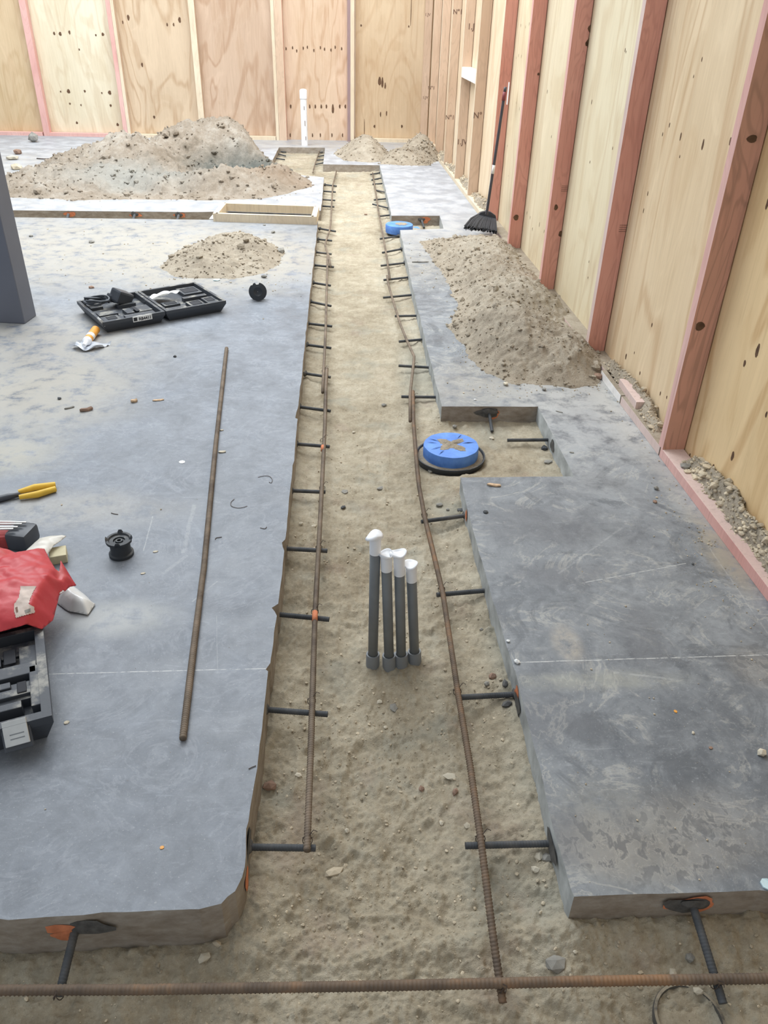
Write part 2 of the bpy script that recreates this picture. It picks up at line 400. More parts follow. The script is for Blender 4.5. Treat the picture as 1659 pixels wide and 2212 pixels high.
MAT['pine'] = timber('raw_pine', (.66, .54, .39), (.78, .68, .52), .15)
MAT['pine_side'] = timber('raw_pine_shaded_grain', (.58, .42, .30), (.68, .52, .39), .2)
MAT['red'] = timber('red_treated_timber', (.66, .30, .235), (.78, .42, .34), .25)
MAT['red_dirty'] = timber('red_treated_timber_weathered', (.50, .30, .215), (.72, .38, .285), .4)
MAT['pink'] = timber('pink_treated_edge', (.66, .35, .31), (.76, .50, .45), .15)
MAT['pale_pink'] = timber('pale_pink_timber', (.60, .44, .40), (.72, .58, .53), .12)
MAT['purple_edge'] = timber('purple_brown_timber_edge', (.28, .19, .19), (.36, .26, .26), .15)
MAT['knot'] = plain('timber_knot', (.13, .075, .045), .8, 0, .2, .3, 40)
MAT['knot2'] = plain('timber_knot_light', (.34, .20, .12), .8, 0, .2, .3, 40)
MAT['stamp'] = plain('stamp_ink', (.20, .13, .10), .8, 0, .1, .2, 60)
MAT['white_paint'] = plain('white_paint_smear', (.80, .77, .74), .7)
def rust(name, a, b, c_):
    t = NT(name, .75, .15, .35); n = t.noise(16, 7, .7); n2 = t.noise(5, 4, .6)
    c = t.ramp(t.math('ADD', t.math('MULTIPLY', n, .5), t.math('MULTIPLY', n2, .5)), [(.38, a), (.5, b), (.62, c_)])
    t.col(c); t.bump(t.noise(200, 3), .3, .001); return t.m
MAT['rebar'] = rust('rusted_rebar', (.115, .088, .068), (.185, .145, .108), (.25, .19, .14))
MAT['rebar_rusty'] = rust('orange_rusted_rebar', (.115, .088, .068), (.18, .13, .092), (.29, .17, .095))
MAT['dowel'] = rust('dark_steel_dowel', (.05, .055, .06), (.08, .085, .092), (.13, .125, .12))
MAT['wire'] = plain('tie_wire_steel', (.09, .07, .06), .5, .5)
MAT['epoxy'] = plain('dark_epoxy', (.10, .098, .095), .7, 0, .3, .3, 60, .4)
MAT['orange'] = plain('orange_marking_paint', (.62, .22, .11), .7, 0, .2, .2, 50)
MAT['conduit'] = plain('grey_pvc_conduit', (.175, .188, .195), .5, 0, .4, .08)
MAT['coupling'] = plain('light_grey_pvc', (.22, .235, .25), .5, 0, .4, .08)
MAT['tape'] = plain('white_tape', (.86, .88, .92), .45, 0, .4, .04)
MAT['pvc_white'] = plain('white_pvc', (.86, .90, .95), .4, 0, .45, .03)
def bluemat():
    t = NT('blue_tape', .55, 0, .4); n = t.noise(11, 6, .65); n2 = t.noise(70, 4)
    c = t.ramp(n, [(.3, (.07, .20, .62)), (.7, (.16, .36, .86))]); t.col(c); t.bump(n2, .15, .002); return t.m
MAT['blue'] = bluemat()
MAT['black_plastic'] = dusty('black_plastic', (.030, .035, .042), (.36, .33, .28), .55, .5, 11)
MAT['case'] = dusty('dusty_black_case', (.055, .062, .074), (.36, .345, .30), .75, .5, 12, 0, .47)
MAT['case_clean'] = plain('black_case_plastic', (.058, .066, .08), .42, 0, .5, .15, 12)
MAT['recess_shade'] = plain('case_recess_shade', (.018, .020, .026), .7)  # near-black blocks drawn as recesses, shade put into the colour
MAT['steel_col'] = plain('charcoal_painted_steel', (.15, .16, .195), .5, .1, .4, .06, 3)
MAT['metal'] = plain('brushed_latch_metal', (.62, .62, .60), .35, .8, .5, .08)
MAT['red_bag'] = dusty('red_plastic_sack', (.52, .045, .055), (.55, .22, .20), .35, .42, 8)
MAT['white_bag'] = plain('cream_plastic_film', (.66, .63, .56), .35, 0, .5, .12, 9)
MAT['yellow'] = plain('yellow_grip', (.78, .50, .06), .5, 0, .4, .1, 30)
MAT['orange_tube'] = plain('orange_cartridge', (.78, .36, .07), .4, 0, .4, .1, 30)
MAT['paper'] = plain('white_paper', (.80, .81, .80), .8)
MAT['text_black'] = plain('black_print', (.03, .03, .035), .7)
MAT['chip'] = plain('light_wood_chip', (.56, .40, .26), .8, 0, .2, .25, 60)
MAT['cream_block'] = plain('cream_wood_block', (.62, .56, .38), .75, 0, .2, .12, 25)
MAT['stone_grey'] = plain('grey_stone', (.27, .26, .235), .9, 0, .2, .25, 25, .3)
MAT['stone_pale'] = plain('pale_stone', (.55, .50, .40), .9, 0, .2, .2, 25, .3)
MAT['stone_brown'] = plain('brown_stone', (.30, .20, .15), .9, 0, .2, .25, 25, .3)
MAT['broom_black'] = plain('black_broom_bristle', (.035, .038, .045), .6)
MAT['handle'] = plain('grey_black_handle', (.075, .075, .09), .35, .3)
MAT['maroon'] = plain('maroon_grip', (.22, .05, .06), .5)
MAT['cyan_paper'] = plain('pale_cyan_scrap', (.58, .74, .78), .7)

# ------------------------------------------------------------------ slabs
SK = H / 1.6
def px_poly(lst, z=0.0): return [P(x, y, z)[:2] for x, y in lst]
def roughen(pts, flags, amp=.003, step=.02):
    """subdivide flagged edges and wobble them like a sawn, chipped arris"""
    out = []
    n = len(pts)
    for i in range(n):
        a = np.array(pts[i]); b = np.array(pts[(i + 1) % n]); out.append(tuple(a))
        if not flags[i]: continue
        L = np.linalg.norm(b - a); k = int(L / step); t = (b - a) / L; nn = np.array([-t[1], t[0]])
        for j in range(1, k):
            s = L * j / k
            d = fbm(np.array([s * 6.0]), np.array([i * 3.3]), 5, 4)[0] * amp
            out.append(tuple(a + t * s + nn * d))
    return out
def slab(name, pts, zb, mat_top):
    bm = bmesh.new()
    vs = [bm.verts.new((p[0], p[1], 0)) for p in pts]
    f = bm.faces.new(vs); f.normal_update()
    if f.normal.z < 0: f.normal_flip()
    r = bmesh.ops.extrude_face_region(bm, geom=[f])
    for g in r['geom']:
        if isinstance(g, bmesh.types.BMVert): g.co.z = zb
    bm.normal_update()
    bmesh.ops.recalc_face_normals(bm, faces=bm.faces)
    bmesh.ops.triangulate(bm, faces=[q for q in bm.faces if len(q.verts) > 4])
    bm.normal_update()
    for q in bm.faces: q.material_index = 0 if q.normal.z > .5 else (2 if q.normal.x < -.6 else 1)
    o = frombm(name, bm, [mat_top, MAT['edge'], MAT['edge_lit']])
    tag(o, None, None, kind='structure'); return o
yF = P(430, 1965)[1]
Lx = P(640, 930)[0] + .004
c0 = P(535, 1830)
# left slab (near), with the rounded broken corner and small chips at the dowels
ptsL = [(-7.5, P(0, 1985)[1]), tuple(P(0, 1985)[:2]), tuple(P(200, 1974)[:2]), tuple(P(430, 1964)[:2]), tuple(P(478, 1952)[:2]), tuple(P(508, 1925)[:2]), tuple(P(523, 1895)[:2]),
        tuple(P(531, 1850)[:2]), tuple(P(532, 1790)[:2]), tuple(P(560, 1620)[:2]), tuple(P(579, 1450)[:2]), tuple(P(574, 1446)[:2]), tuple(P(584, 1432)[:2]), tuple(P(598, 1330)[:2]), tuple(P(587, 1313)[:2]), tuple(P(601, 1304)[:2]),
        tuple(P(614, 1190)[:2]), tuple(P(609, 1172)[:2]), tuple(P(616, 1165)[:2]), tuple(P(634, 1000)[:2]), tuple(P(643, 905)[:2]), tuple(P(638, 903)[:2]), tuple(P(644, 878)[:2]), tuple(P(657, 760)[:2]),
        tuple(P(669, 640)[:2]), tuple(P(678, 560)[:2]), tuple(P(687, 478)[:2]), tuple(P(400, 474)[:2]), tuple(P(0, 469)[:2]), (-7.5, P(0, 469)[1])]
fl = [False, True, True, True, True, True, True] + [True] * 19 + [False] * 4
fl = fl[:len(ptsL)] + [False] * (len(ptsL) - len(fl))
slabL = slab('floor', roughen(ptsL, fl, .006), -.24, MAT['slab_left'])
WA = P(1428, 992); WB = P(940, 339); wt = nrm(WB - WA); wn_ = np.array([wt[1], -wt[0], 0.0])
BWy = P(600, 303)[1]
ptsR = [(3.2, P(1659, 1925)[1]), tuple(P(1659, 1925)[:2]), tuple(P(1240, 1937)[:2]), tuple(P(1190, 1770)[:2]), tuple(P(1165, 1650)[:2]), tuple(P(1113, 1450)[:2]), tuple(P(1058, 1275)[:2]), tuple(P(1012, 1110)[:2]),
        tuple(P(995, 1031)[:2]), tuple(P(1240, 1029)[:2]), tuple(P(1162, 878)[:2]), tuple(P(954, 878)[:2]), tuple(P(915, 720)[:2]), tuple(P(884, 590)[:2]), tuple(P(864, 497)[:2]), tuple(P(958, 494)[:2]), tuple(P(950, 466)[:2]),
        tuple(P(846, 466)[:2]), tuple(P(832, 405)[:2]), tuple(P(820, 357)[:2]), tuple(P(698, 355)[:2]), tuple(P(702, 319)[:2]), tuple(P(603, 318)[:2]), tuple(P(592, 340)[:2]), tuple(P(575, 371)[:2]), tuple(P(700, 383)[:2]),
        tuple(P(695, 440)[:2]), tuple(P(693, 455)[:2]), tuple(P(400, 458)[:2]), tuple(P(0, 454)[:2]), (-7.5, P(0, 454)[1]), (-7.5, BWy + .6), (3.2, BWy + .6)]
fr = [False] + [True] * 28 + [False] * 4
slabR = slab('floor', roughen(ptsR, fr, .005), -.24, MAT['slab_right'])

# ------------------------------------------------------------------ soil in the trenches
ZS = -.165
def seq(a, b, f):
    out = [a]
    while out[-1] < b: out.append(out[-1] + f(out[-1]))
    return np.array(out)
gx = np.concatenate([seq(-7.4, -1.05, lambda v: .06), seq(-1.0, -.3, lambda v: .0065), seq(-.294, .62, lambda v: .0042), seq(.626, 1.25, lambda v: .0065), seq(1.3, 3.2, lambda v: .04)])
gy = seq(.45, BWy + .5, lambda v: max(.0036, .0036 * (v / 1.0) ** 1.2))
X, Y = np.meshgrid(gx, gy)
def foot(X, Y, px, py, ang, depth=.012, L=.30, wd=.10):
    c = P(px, py, ZS); ca, sa = math.cos(ang), math.sin(ang)
    u = (X - c[0]) * ca + (Y - c[1]) * sa; v = -(X - c[0]) * sa + (Y - c[1]) * ca
    r = (u / (L / 2)) ** 2 + (v / (wd / 2)) ** 2
    m = np.clip(1.25 - r, 0, 1); rim = np.exp(-((np.sqrt(r) - 1.12) / .12) ** 2)
    tr = .35 * np.sign(np.sin(u * 260 + 1.5 * np.abs(v) * 120)) * m
    return -depth * m + depth * .35 * rim + depth * .3 * tr
def soil_h(X, Y):
    lf = np.interp(Y, [.9, 1.3, 2.2, 4.5], [-.168, -.150, -.125, -.102]); ctr = np.interp(Y, [.9, 1.5, 2.4, 4.5], [-.155, -.145, -.128, -.105])
    rt = np.interp(Y, [.7, 1.0, 1.25, 4.5], [-.150, -.122, -.090, -.094])
    u = np.clip((X - Lx) / (.52 * SK * 1.38), 0, 1)
    base = np.where(u < .35, lf + (ctr - lf) * (u / .35), ctr + (rt - ctr) * np.clip((u - .5) / .45, 0, 1) ** 1.5)
    big = fbm(X * 2.2, Y * 2.2, 3, 4) * .018
    mid = fbm(X * 7, Y * 7, 13, 5, .6) * .0085
    fine = fbm(X * 38, Y * 38, 23, 4, .6) * .0062
    scr = fbm(X * 10, Y * 46, 33, 4, .6) * .0075        # scrape marks across the trench
    near = np.clip((1.9 - Y) / .6, 0, 1)
    sc2 = np.clip((Y - 1.7) / .5, 0, 1) * np.exp(-(((X - .12) / .26) ** 4))
    h = base + big * .7 + mid + fine * (1 + .5 * near) + fbm(X * 85, Y * 85, 29, 3, .6) * .0045 * np.clip(3.5 - Y, 0, 1) + scr * (.25 + .75 * sc2)
    h += np.clip(fbm(X * 60, Y * 60, 143, 3, .7) - .22, 0, 1) * .016 * np.clip(4 - Y, .2, 1)
    lum = np.clip(fbm(X * 22, Y * 22, 43, 3) - .2, 0, 1) * .022 * (1 - .6 * sc2)
    h += lum
    # clods heaped along the foot of the slabs
    h += .012 * np.exp(-((X - Lx) / .05) ** 2) * (Y < 8) * (.6 + fbm(X * 6, Y * 6, 53, 3))
    rx = P(1058, 1275)[0]
    h += .014 * np.exp(-((X - rx) / .07) ** 2) * (Y < 8) * (.5 + fbm(X * 5, Y * 5, 63, 3))
    # heap by the broken left corner and long mound in front of the slabs
    c = P(560, 1960, ZS); h += .045 * np.exp(-(((X - c[0]) / .10) ** 2 + ((Y - c[1]) / .09) ** 2))
    h += .02 * np.exp(-((Y - yF + .02) / .04) ** 2)
    c = P(850, 1440, ZS); h += .018 * np.exp(-(((X - c[0]) / .16) ** 2 + ((Y - c[1]) / .07) ** 2))
    for a in ((780, 1690, 1.4, .010), (880, 1850, 1.1, .008), (600, 1690, 1.5, .012), (990, 1160, .4, .009), (990, 1250, .3, .009), (1010, 1380, .2, .010), (770, 2040, .15, .009), (620, 1370, 1.3, .010), (760, 1390, 1.5, .006), (800, 1640, .3, .008), (840, 960, 1.4, .006), (815, 1010, 1.5, .006)):
        h += foot(X, Y, *a)
    return h
Z = soil_h(X, Y)
# the recess at the back is shallower
Z += .02 * (Y > 9.9)
def grid_faces(ny, nx):
    i = np.arange(ny - 1)[:, None] * nx + np.arange(nx - 1)[None, :]
    return np.stack([i, i + 1, i + nx + 1, i + nx], -1).reshape(-1, 4)
def fast_mesh(name, V, Fq, mats, smooth=True, parent=None):
    me = bpy.data.meshes.new(name); nv = len(V); nf = len(Fq)
    me.vertices.add(nv); me.vertices.foreach_set('co', V.astype(np.float32).ravel())
    k = Fq.shape[1]
    me.loops.add(nf * k); me.loops.foreach_set('vertex_index', Fq.astype(np.int32).ravel())
    me.polygons.add(nf); me.polygons.foreach_set('loop_start', np.arange(nf, dtype=np.int32) * k)
    me.update(calc_edges=True); me.validate()
    me.polygons.foreach_set('use_smooth', [smooth] * len(me.polygons))
    for m in (mats if isinstance(mats, (list, tuple)) else [mats]): me.materials.append(m)
    o = bpy.data.objects.new(name, me); COL.objects.link(o)
    if parent: o.parent = parent; o.matrix_parent_inverse = Matrix.Translation(-Vector(parent.location))
    return o
for (px_, py_, r_, z_) in ((973, 985, .165, -.108), (860, 495, .17, -.11)):
    p_ = P(px_, py_, -.09); k_ = np.clip((r_ * 1.25 - np.hypot(X - p_[0], Y - p_[1])) / (r_ * .25), 0, 1); Z = Z * (1 - k_) + np.minimum(Z, z_) * k_
V = np.stack([X.ravel(), Y.ravel(), Z.ravel()], -1)
ground = fast_mesh('ground', V, grid_faces(*X.shape), MAT['soil'])
tag(ground, None, None, kind='structure')
def soil_z(x, y):
    z = soil_h(np.array([[x]], float), np.array([[y]], float))[0, 0]
    return float(z + (.02 if y > 9.9 else 0))

# ------------------------------------------------------------------ rocks
_b = bmesh.new(); bmesh.ops.create_icosphere(_b, subdivisions=2, radius=1)
ICO_V = np.array([v.co[:] for v in _b.verts]); ICO_F = np.array([[v.index for v in f.verts] for f in _b.faces]); _b.free()
_b = bmesh.new(); bmesh.ops.create_icosphere(_b, subdivisions=1, radius=1)
IC1_V = np.array([v.co[:] for v in _b.verts]); IC1_F = np.array([[v.index for v in f.verts] for f in _b.faces]); _b.free()
def rocks(centres, sizes, flat=.7, hi=False, jag=.33):
    BV, BF = (ICO_V, ICO_F) if hi else (IC1_V, IC1_F)
    vs = []; fs = []; off = 0
    for c, s in zip(centres, sizes):
        a = rng.uniform(0, 6.28); d = 1 + rng.uniform(-jag, jag, len(BV))
        v = BV * d[:, None] * np.array([rng.uniform(.8, 1.3), rng.uniform(.7, 1.1), flat * rng.uniform(.7, 1.1)]) * s
        ca, sa = math.cos(a), math.sin(a)
        v = np.stack([v[:, 0] * ca - v[:, 1] * sa, v[:, 0] * sa + v[:, 1] * ca, v[:, 2]], -1) + np.array(c)
        vs.append(v); fs.append(BF + off); off += len(BV)
    return np.concatenate(vs), np.concatenate(fs)
def inslab(x, y):
    return False
# loose gravel over the trench floor (uncountable)
cs = []; sz = []
lx, rx0 = P(600, 1340)[0] + .02, P(1058, 1275)[0] - .01
while len(cs) < 3600:
    y = .6 + 3.4 * rng.random() ** 1.9
    if y < yF - .01: x = rng.uniform(-.95, 1.25)
    else: x = rng.uniform(lx, rx0)
    dense = fbm(np.array([x * 3.0]), np.array([y * 3.0]), 71, 3)[0]
    if dense < rng.uniform(-.5, .25): continue
    if y > 1.9 and rng.random() < .55: continue
    s = .0014 + .0044 * rng.random() ** 4
    cs.append((x, y, soil_z(x, y) + s * .2)); sz.append(s)
v, f = rocks(cs, sz)
g = fast_mesh('gravel', v, f, MAT['gravel'], False); tag(g, 'loose fine gravel scattered over the earth trench floor', 'gravel', kind='stuff')

cs = []; sz = []
for (px, py, sx, sy, n_) in ((1500, 1180, .05, .30, 160), (1545, 1165, .05, .05, 90), (1390, 930, .05, .35, 120), (1180, 842, .35, .05, 140), (1010, 770, .06, .30, 110), (940, 590, .10, .45, 130), (880, 520, .25, .3, 70), (380, 590, .6, .35, 160), (520, 610, .4, .15, 90), (300, 540, .9, .6, 120), (640, 410, .4, .4, 90), (100, 420, .8, .5, 120), (1420, 1500, .45, .35, 80), (1420, 1800, .4, .25, 80), (300, 1250, .7, .9, 40)):
    p0_ = P(px, py)
    for _ in range(n_):
        x_, y_p = p0_[0] + rng.normal() * sx, p0_[1] + rng.normal() * sy
        xs_, ys_ = proj((x_, y_p, 0))
        if y_p > 7.9: ok = x_ < P(700, 440)[0] - .05 and not 7.9 < y_p < 8.35
        else: ok = x_ < P(600, 1340)[0] - .03 or (x_ > P(1058, 1275)[0] + .03 and x_ < P(1428, 992)[0] - .01 and not (P(1240, 1029)[1] - .03 < y_p < P(1162, 878)[1] + .03 and x_ < P(1240, 1029)[0] + .03))
        if not ok or y_p < yF + .02 or (7.5 < y_p and x_ > 0): continue
        sg_ = (.0009 + .0026 * rng.random() ** 4) * (.75 + .22 * y_p); cs.append((x_, y_p, sg_ * .45)); sz.append(sg_)
v, f = rocks(cs, sz)
tag(fast_mesh('grit', v, f, MAT['gravel'], False), 'fine grit strewn over the concrete slabs around the dirt heaps', 'grit', kind='stuff')
# ------------------------------------------------------------------ dirt piles
def pile(name, outline, peaks, label, mat, res=.03, edge=.22, rough=.03, grains=350, gs=.016, seed=0, z0=0.0, toz=-.006, group=None, clip=None, world=False, gmat=None, wall=None, pits=(), big=0, bigs=.02):
    poly = np.array(outline if world else px_poly(outline, z0))
    mn = poly.min(0) - .05; mx = poly.max(0) + .05
    xs = np.arange(mn[0], mx[0], res); ys = np.arange(mn[1], mx[1], res)
    X, Y = np.meshgrid(xs, ys)
    wx = X + fbm(X * 3, Y * 3, seed + 90, 3) * .05 + fbm(X * 14, Y * 14, seed + 95, 3) * .02
    wy = Y + fbm(X * 3, Y * 3, seed + 80, 3) * .05 + fbm(X * 14, Y * 14, seed + 85, 3) * .02
    ins = np.zeros(X.shape, bool); dist = np.full(X.shape, 1e9)
    n = len(poly)
    for i in range(n):
        a = poly[i]; b = poly[(i + 1) % n]
        cond = ((a[1] > wy) != (b[1] > wy))
        with np.errstate(divide='ignore', invalid='ignore'):
            xi = (b[0] - a[0]) * (wy - a[1]) / (b[1] - a[1] + 1e-12) + a[0]
        ins ^= cond & (wx < xi)
        d = b - a; L2 = (d ** 2).sum(); t = np.clip(((wx - a[0]) * d[0] + (wy - a[1]) * d[1]) / L2, 0, 1)
        dd = np.hypot(wx - a[0] - t * d[0], wy - a[1] - t * d[1])
        if wall is None or i not in wall: dist = np.minimum(dist, dd)
    sd = np.where(ins, dist, -dist)
    h = np.zeros(X.shape)
    for (px, py, hh, rx, ry) in peaks:
        if world: c = (px, py)
        else: c = P(px, py, z0)
        h = h + (np.maximum(hh * np.exp(-(((X - c[0]) / rx) ** 2 + ((Y - c[1]) / ry) ** 2)), 0)) ** 3
    h = h ** (1 / 3)
    for (px, py, hh, rx, ry) in pits:
        c = P(px, py, z0); h = h - hh * np.exp(-(((X - c[0]) / rx) ** 2 + ((Y - c[1]) / ry) ** 2))
    h = np.maximum(h, .01)
    e = np.clip(sd / edge, 0, 1); e = e * (2 - e)
    nz = fbm(X * 4, Y * 4, seed, 5, .55) * rough * 1.3 + np.abs(fbm(X * 15, Y * 15, seed + 7, 4, .65)) * rough * .9 + fbm(X * 48, Y * 48, seed + 9, 3, .7) * rough * .38
    Z = z0 + (h + .012) * e + nz * np.clip(sd / (edge * .6), 0, 1)
    Z = np.where(sd <= 0, z0 + toz, np.maximum(Z, z0 + toz * 0 + .001))
    if clip is not None:
        Z = np.where(clip(X, Y), z0 + toz, Z)
    nx = len(xs); Fq = grid_faces(*X.shape)
    keep = (sd > -res * 1.2)
    if clip is not None: keep &= ~clip(X, Y)
    kf = keep.ravel()[Fq].all(1); Fq = Fq[kf]
    used = np.unique(Fq); remap = -np.ones(X.size, int); remap[used] = np.arange(len(used))
    V = np.stack([X.ravel(), Y.ravel(), Z.ravel()], -1)[used]
    Fq = remap[Fq]
    o = fast_mesh(name, V, Fq, mat)
    # clods in the heap
    idx = np.where((sd.ravel() > -.01) & keep.ravel())[0]
    pick = rng.choice(idx, min(grains, len(idx) * 3)); cs = []; sz = []
    for i in pick:
        s = gs * (.35 + 1.1 * rng.random() ** 4)
        cs.append((X.ravel()[i] + rng.uniform(-res, res) / 2, Y.ravel()[i] + rng.uniform(-res, res) / 2, max(Z.ravel()[i], z0) + s * .25)); sz.append(s)
    for i in (rng.choice(idx, big) if big else ()):
        s = bigs * (.6 + .9 * rng.random() ** 2); cs.append((X.ravel()[i], Y.ravel()[i], max(Z.ravel()[i], z0) + s * .2)); sz.append(s)
    v, f = rocks(cs, sz, .75)
    c = fast_mesh('clods', v, f, gmat or mat, False, o); c['kind'] = 'stuff'
    tag(o, label, 'dirt pile', group)
    return o

PLY_OFF = .10 * SK
def behind_ply(X, Y):
    return ((X - WA[0]) * wn_[0] + (Y - WA[1]) * wn_[1]) > PLY_OFF - .004
pile('dirt_pile', [(22, 428), (150, 432), (300, 431), (450, 432), (560, 430), (630, 418), (672, 402), (668, 385), (600, 362), (560, 330), (480, 320), (300, 322), (170, 332), (90, 352), (30, 380), (-60, 400), (-60, 425)],
     [(480, 346, .50, .62, .55), (400, 350, .36, .5, .5), (285, 366, .36, .75, .6), (140, 392, .12, .9, .5), (560, 395, .15, .7, .4), (480, 408, .19, .8, .28), (590, 370, .22, .35, .5)],
     'large brown and grey dirt heap on the slab against the back plywood wall', MAT['dirt_far'], .026, .45, .08, 1500, .020, 3, big=60, bigs=.05, pits=[(528, 374, .46, .45, .30), (440, 385, .12, .3, .25)])
pile('dirt_pile', [(350, 575), (385, 545), (440, 518), (500, 508), (560, 512), (600, 530), (615, 550), (600, 572), (560, 590), (500, 602), (420, 602), (370, 597)],
     [(505, 535, .105, .36, .40), (440, 565, .055, .4, .3), (560, 548, .075, .3, .3)],
     'small low mound of crumbly dirt on the slab behind the open case', MAT['dirt'], .016, .30, .030, 600, .010, 11, big=25, bigs=.022)
pile('dirt_pile', [(900, 524), (940, 514), (1000, 510), (1050, 512), (1085, 510), (1118, 528), (1180, 600), (1235, 670), (1290, 745), (1330, 800), (1285, 832), (1240, 836), (1160, 830), (1100, 832), (1050, 808), (1005, 760), (975, 705), (990, 660), (965, 610), (930, 560)],
     [(1050, 560, .15, .26, .45), (1075, 605, .16, .28, .5), (1120, 670, .16, .30, .45), (1110, 748, .22, .34, .38), (1210, 780, .13, .32, .3), (1000, 545, .08, .3, .3)],
     'long heap of tan dirt between the slab and the red wall studs', MAT['dirt'], .011, .26, .040, 2300, .0085, 21, big=90, bigs=.020, clip=behind_ply)
pile('dirt_pile', [(722, 330), (760, 312), (800, 308), (830, 318), (850, 345), (800, 352), (745, 347)], [(795, 335, .26, .42, .45), (760, 340, .08, .3, .3)],
     'smooth pointed sand coloured mound in front of the back wall', MAT['dirt'], .03, .4, .03, 500, .014, 31)
pile('dirt_pile', [(815, 340), (860, 325), (900, 316), (942, 322), (955, 345), (925, 358), (870, 358), (820, 355)], [(918, 335, .26, .32, .5), (870, 345, .11, .35, .35)],
     'dirt mound filling the corner where the two plywood walls meet', MAT['dirt'], .03, .35, .045, 600, .018, 41, clip=behind_ply)

# ------------------------------------------------------------------ walls
HW = 3.0
t3 = Vector(wt); n3 = Vector(wn_)
def wall_pt(s, d, z): return Vector(WA) + t3 * s + n3 * d + Vector((0, 0, z))
def wall_s(px, py):
    q = onplane(px, py, WA, wn_); return float(np.dot(q - WA, wt))
Rw = Matrix((t3, n3, Vector((0, 0, 1)))).transposed()       # local x along wall, y outward, z up
pitch = 1.1 * SK
# stud positions (near edge), from the photograph
stud_s = [wall_s(1430, 975), wall_s(1270, 745), wall_s(1165, 627), wall_s(1098, 528), wall_s(1056, 423), wall_s(1010, 423), None, wall_s(959, 353), None, wall_s(925, 299)]
stud_s[6] = stud_s[5] + (stud_s[7] - stud_s[5]) / 2; stud_s[8] = stud_s[7] + (stud_s[9] - stud_s[7]) / 2
corner_s = float(np.dot(np.array([WB[0], BWy, 0]) - WA, wt))
wallR = bpy.data.objects.new('wall_right', None); COL.objects.link(wallR); wallR['kind'] = 'structure'
wallB = bpy.data.objects.new('wall_back', None); COL.objects.link(wallB); wallB['kind'] = 'structure'
def knots_on(mb, plist, conv, mi=1, rmul=1.0):
    for (px, py, a, b) in plist:
        p, ex = conv(px, py)
        mb.disc([p + ex * (.8 * a * math.cos(q) * (1 + .2 * math.sin(3 * q + px))) + Vector((0, 0, 1)) * .72 * b * math.sin(q) for q in np.linspace(0, 2 * math.pi, 10, endpoint=False)], mi)
def conv_r(px, py):
    q = onplane(px, py, WA + wn_ * (PLY_OFF - .0012), wn_); return Vector(q), t3
Rk = {0: [(1420, 905, .007, .018)],
      }
rk_all = [(1657, 440, .01, .03), (1582, 985, .012, .03), (1598, 1082, .013, .035), (1540, 1010, .009, .025), (1608, 785, .010, .02), (1636, 757, .013, .04), (1490, 983, .006, .014), (1655, 895, .007, .018),
          (1446, 270, .005, .016), (1431, 290, .004, .013), (1470, 295, .007, .025), (1518, 312, .010, .032), (1577, 305, .007, .022), (1498, 165, .003, .01), (1468, 338, .004, .01), (1516, 128, .004, .014), (1408, 702, .007, .016),
          (1352, 770, .010, .024), (1382, 806, .007, .015), (1395, 845, .008, .022), (1370, 762, .004, .01), (1426, 850, .006, .016), (1440, 858, .005, .012), (1350, 108, .005, .014), (1352, 112, .004, .01), (1399, 418, .005, .016), (1390, 455, .004, .018),
          (1278, 620 - 400, .005, .02), (1216, 220, .006, .022), (1182, 198, .005, .02), (1230, 212, .005, .02), (1191, 295, .004, .015), (1274, 350, .005, .012), (1322, 425, .004, .012), (1323, 320, .004, .013), (1272, 565, .004, .012), (1270, 600, .004, .012),
          (1138, 460, .005, .02), (1145, 470, .004, .02), (1165, 485, .005, .026), (1150, 495, .004, .02), (1175, 500, .004, .02), (1122, 235, .004, .02), (1115, 222, .003, .015), (1096, 315, .004, .012), (1118, 325, .004, .012), (1098, 380, .003, .012), (1115, 53, .004, .018), (1125, 55, .004, .018), (1135, 58, .004, .018), (1143, 52, .004, .018), (1110, 58, .003, .02),
          (1120, 120, .004, .018), (1115, 125, .003, .014), (1126, 122, .004, .02), (1138, 122, .004, .02), (1107, 115, .003, .012)]
ss = [-4.6, stud_s[0] - pitch] + stud_s + [corner_s]
ply_cols = [((.66, .48, .26), (.78, .60, .37)), ((.68, .50, .28), (.80, .63, .40)), ((.68, .55, .39), (.79, .67, .50)), ((.68, .61, .46), (.76, .71, .56)), ((.67, .60, .46), (.76, .70, .56)), ((.68, .59, .44), (.76, .69, .54)), ((.68, .56, .42), (.76, .66, .52)),
            ((.66, .54, .41), (.75, .65, .52)), ((.66, .55, .42), (.75, .66, .53)), ((.64, .52, .40), (.74, .63, .50)), ((.63, .52, .40), (.73, .62, .50)), ((.60, .46, .33), (.7, .57, .43))]
bounds = sorted(ss)
for i in range(len(bounds) - 1):
    a, b = bounds[i] + .022, bounds[i + 1] + .022
    if b - a < .1: continue
    mb = MB(); c = wall_pt((a + b) / 2, PLY_OFF + .009, HW / 2 - .05)
    mb.box(c, (b - a - .003, .018, HW + .1), Rw)
    kk = []
    for k in rk_all:
        q = onplane(k[0], k[1], WA + wn_ * PLY_OFF, wn_); s_ = float(np.dot(q - WA, wt))
        if a + .02 < s_ < b - .02: kk.append(k)
    knots_on(mb, kk, conv_r)
    lo, hi = ply_cols[min(i, len(ply_cols) - 1)]
    mb.build('plywood_sheet', [ply('plywood_right', lo, hi, i + 1, contrast=1.0 if i < 3 else .65), MAT['knot']], wallR)
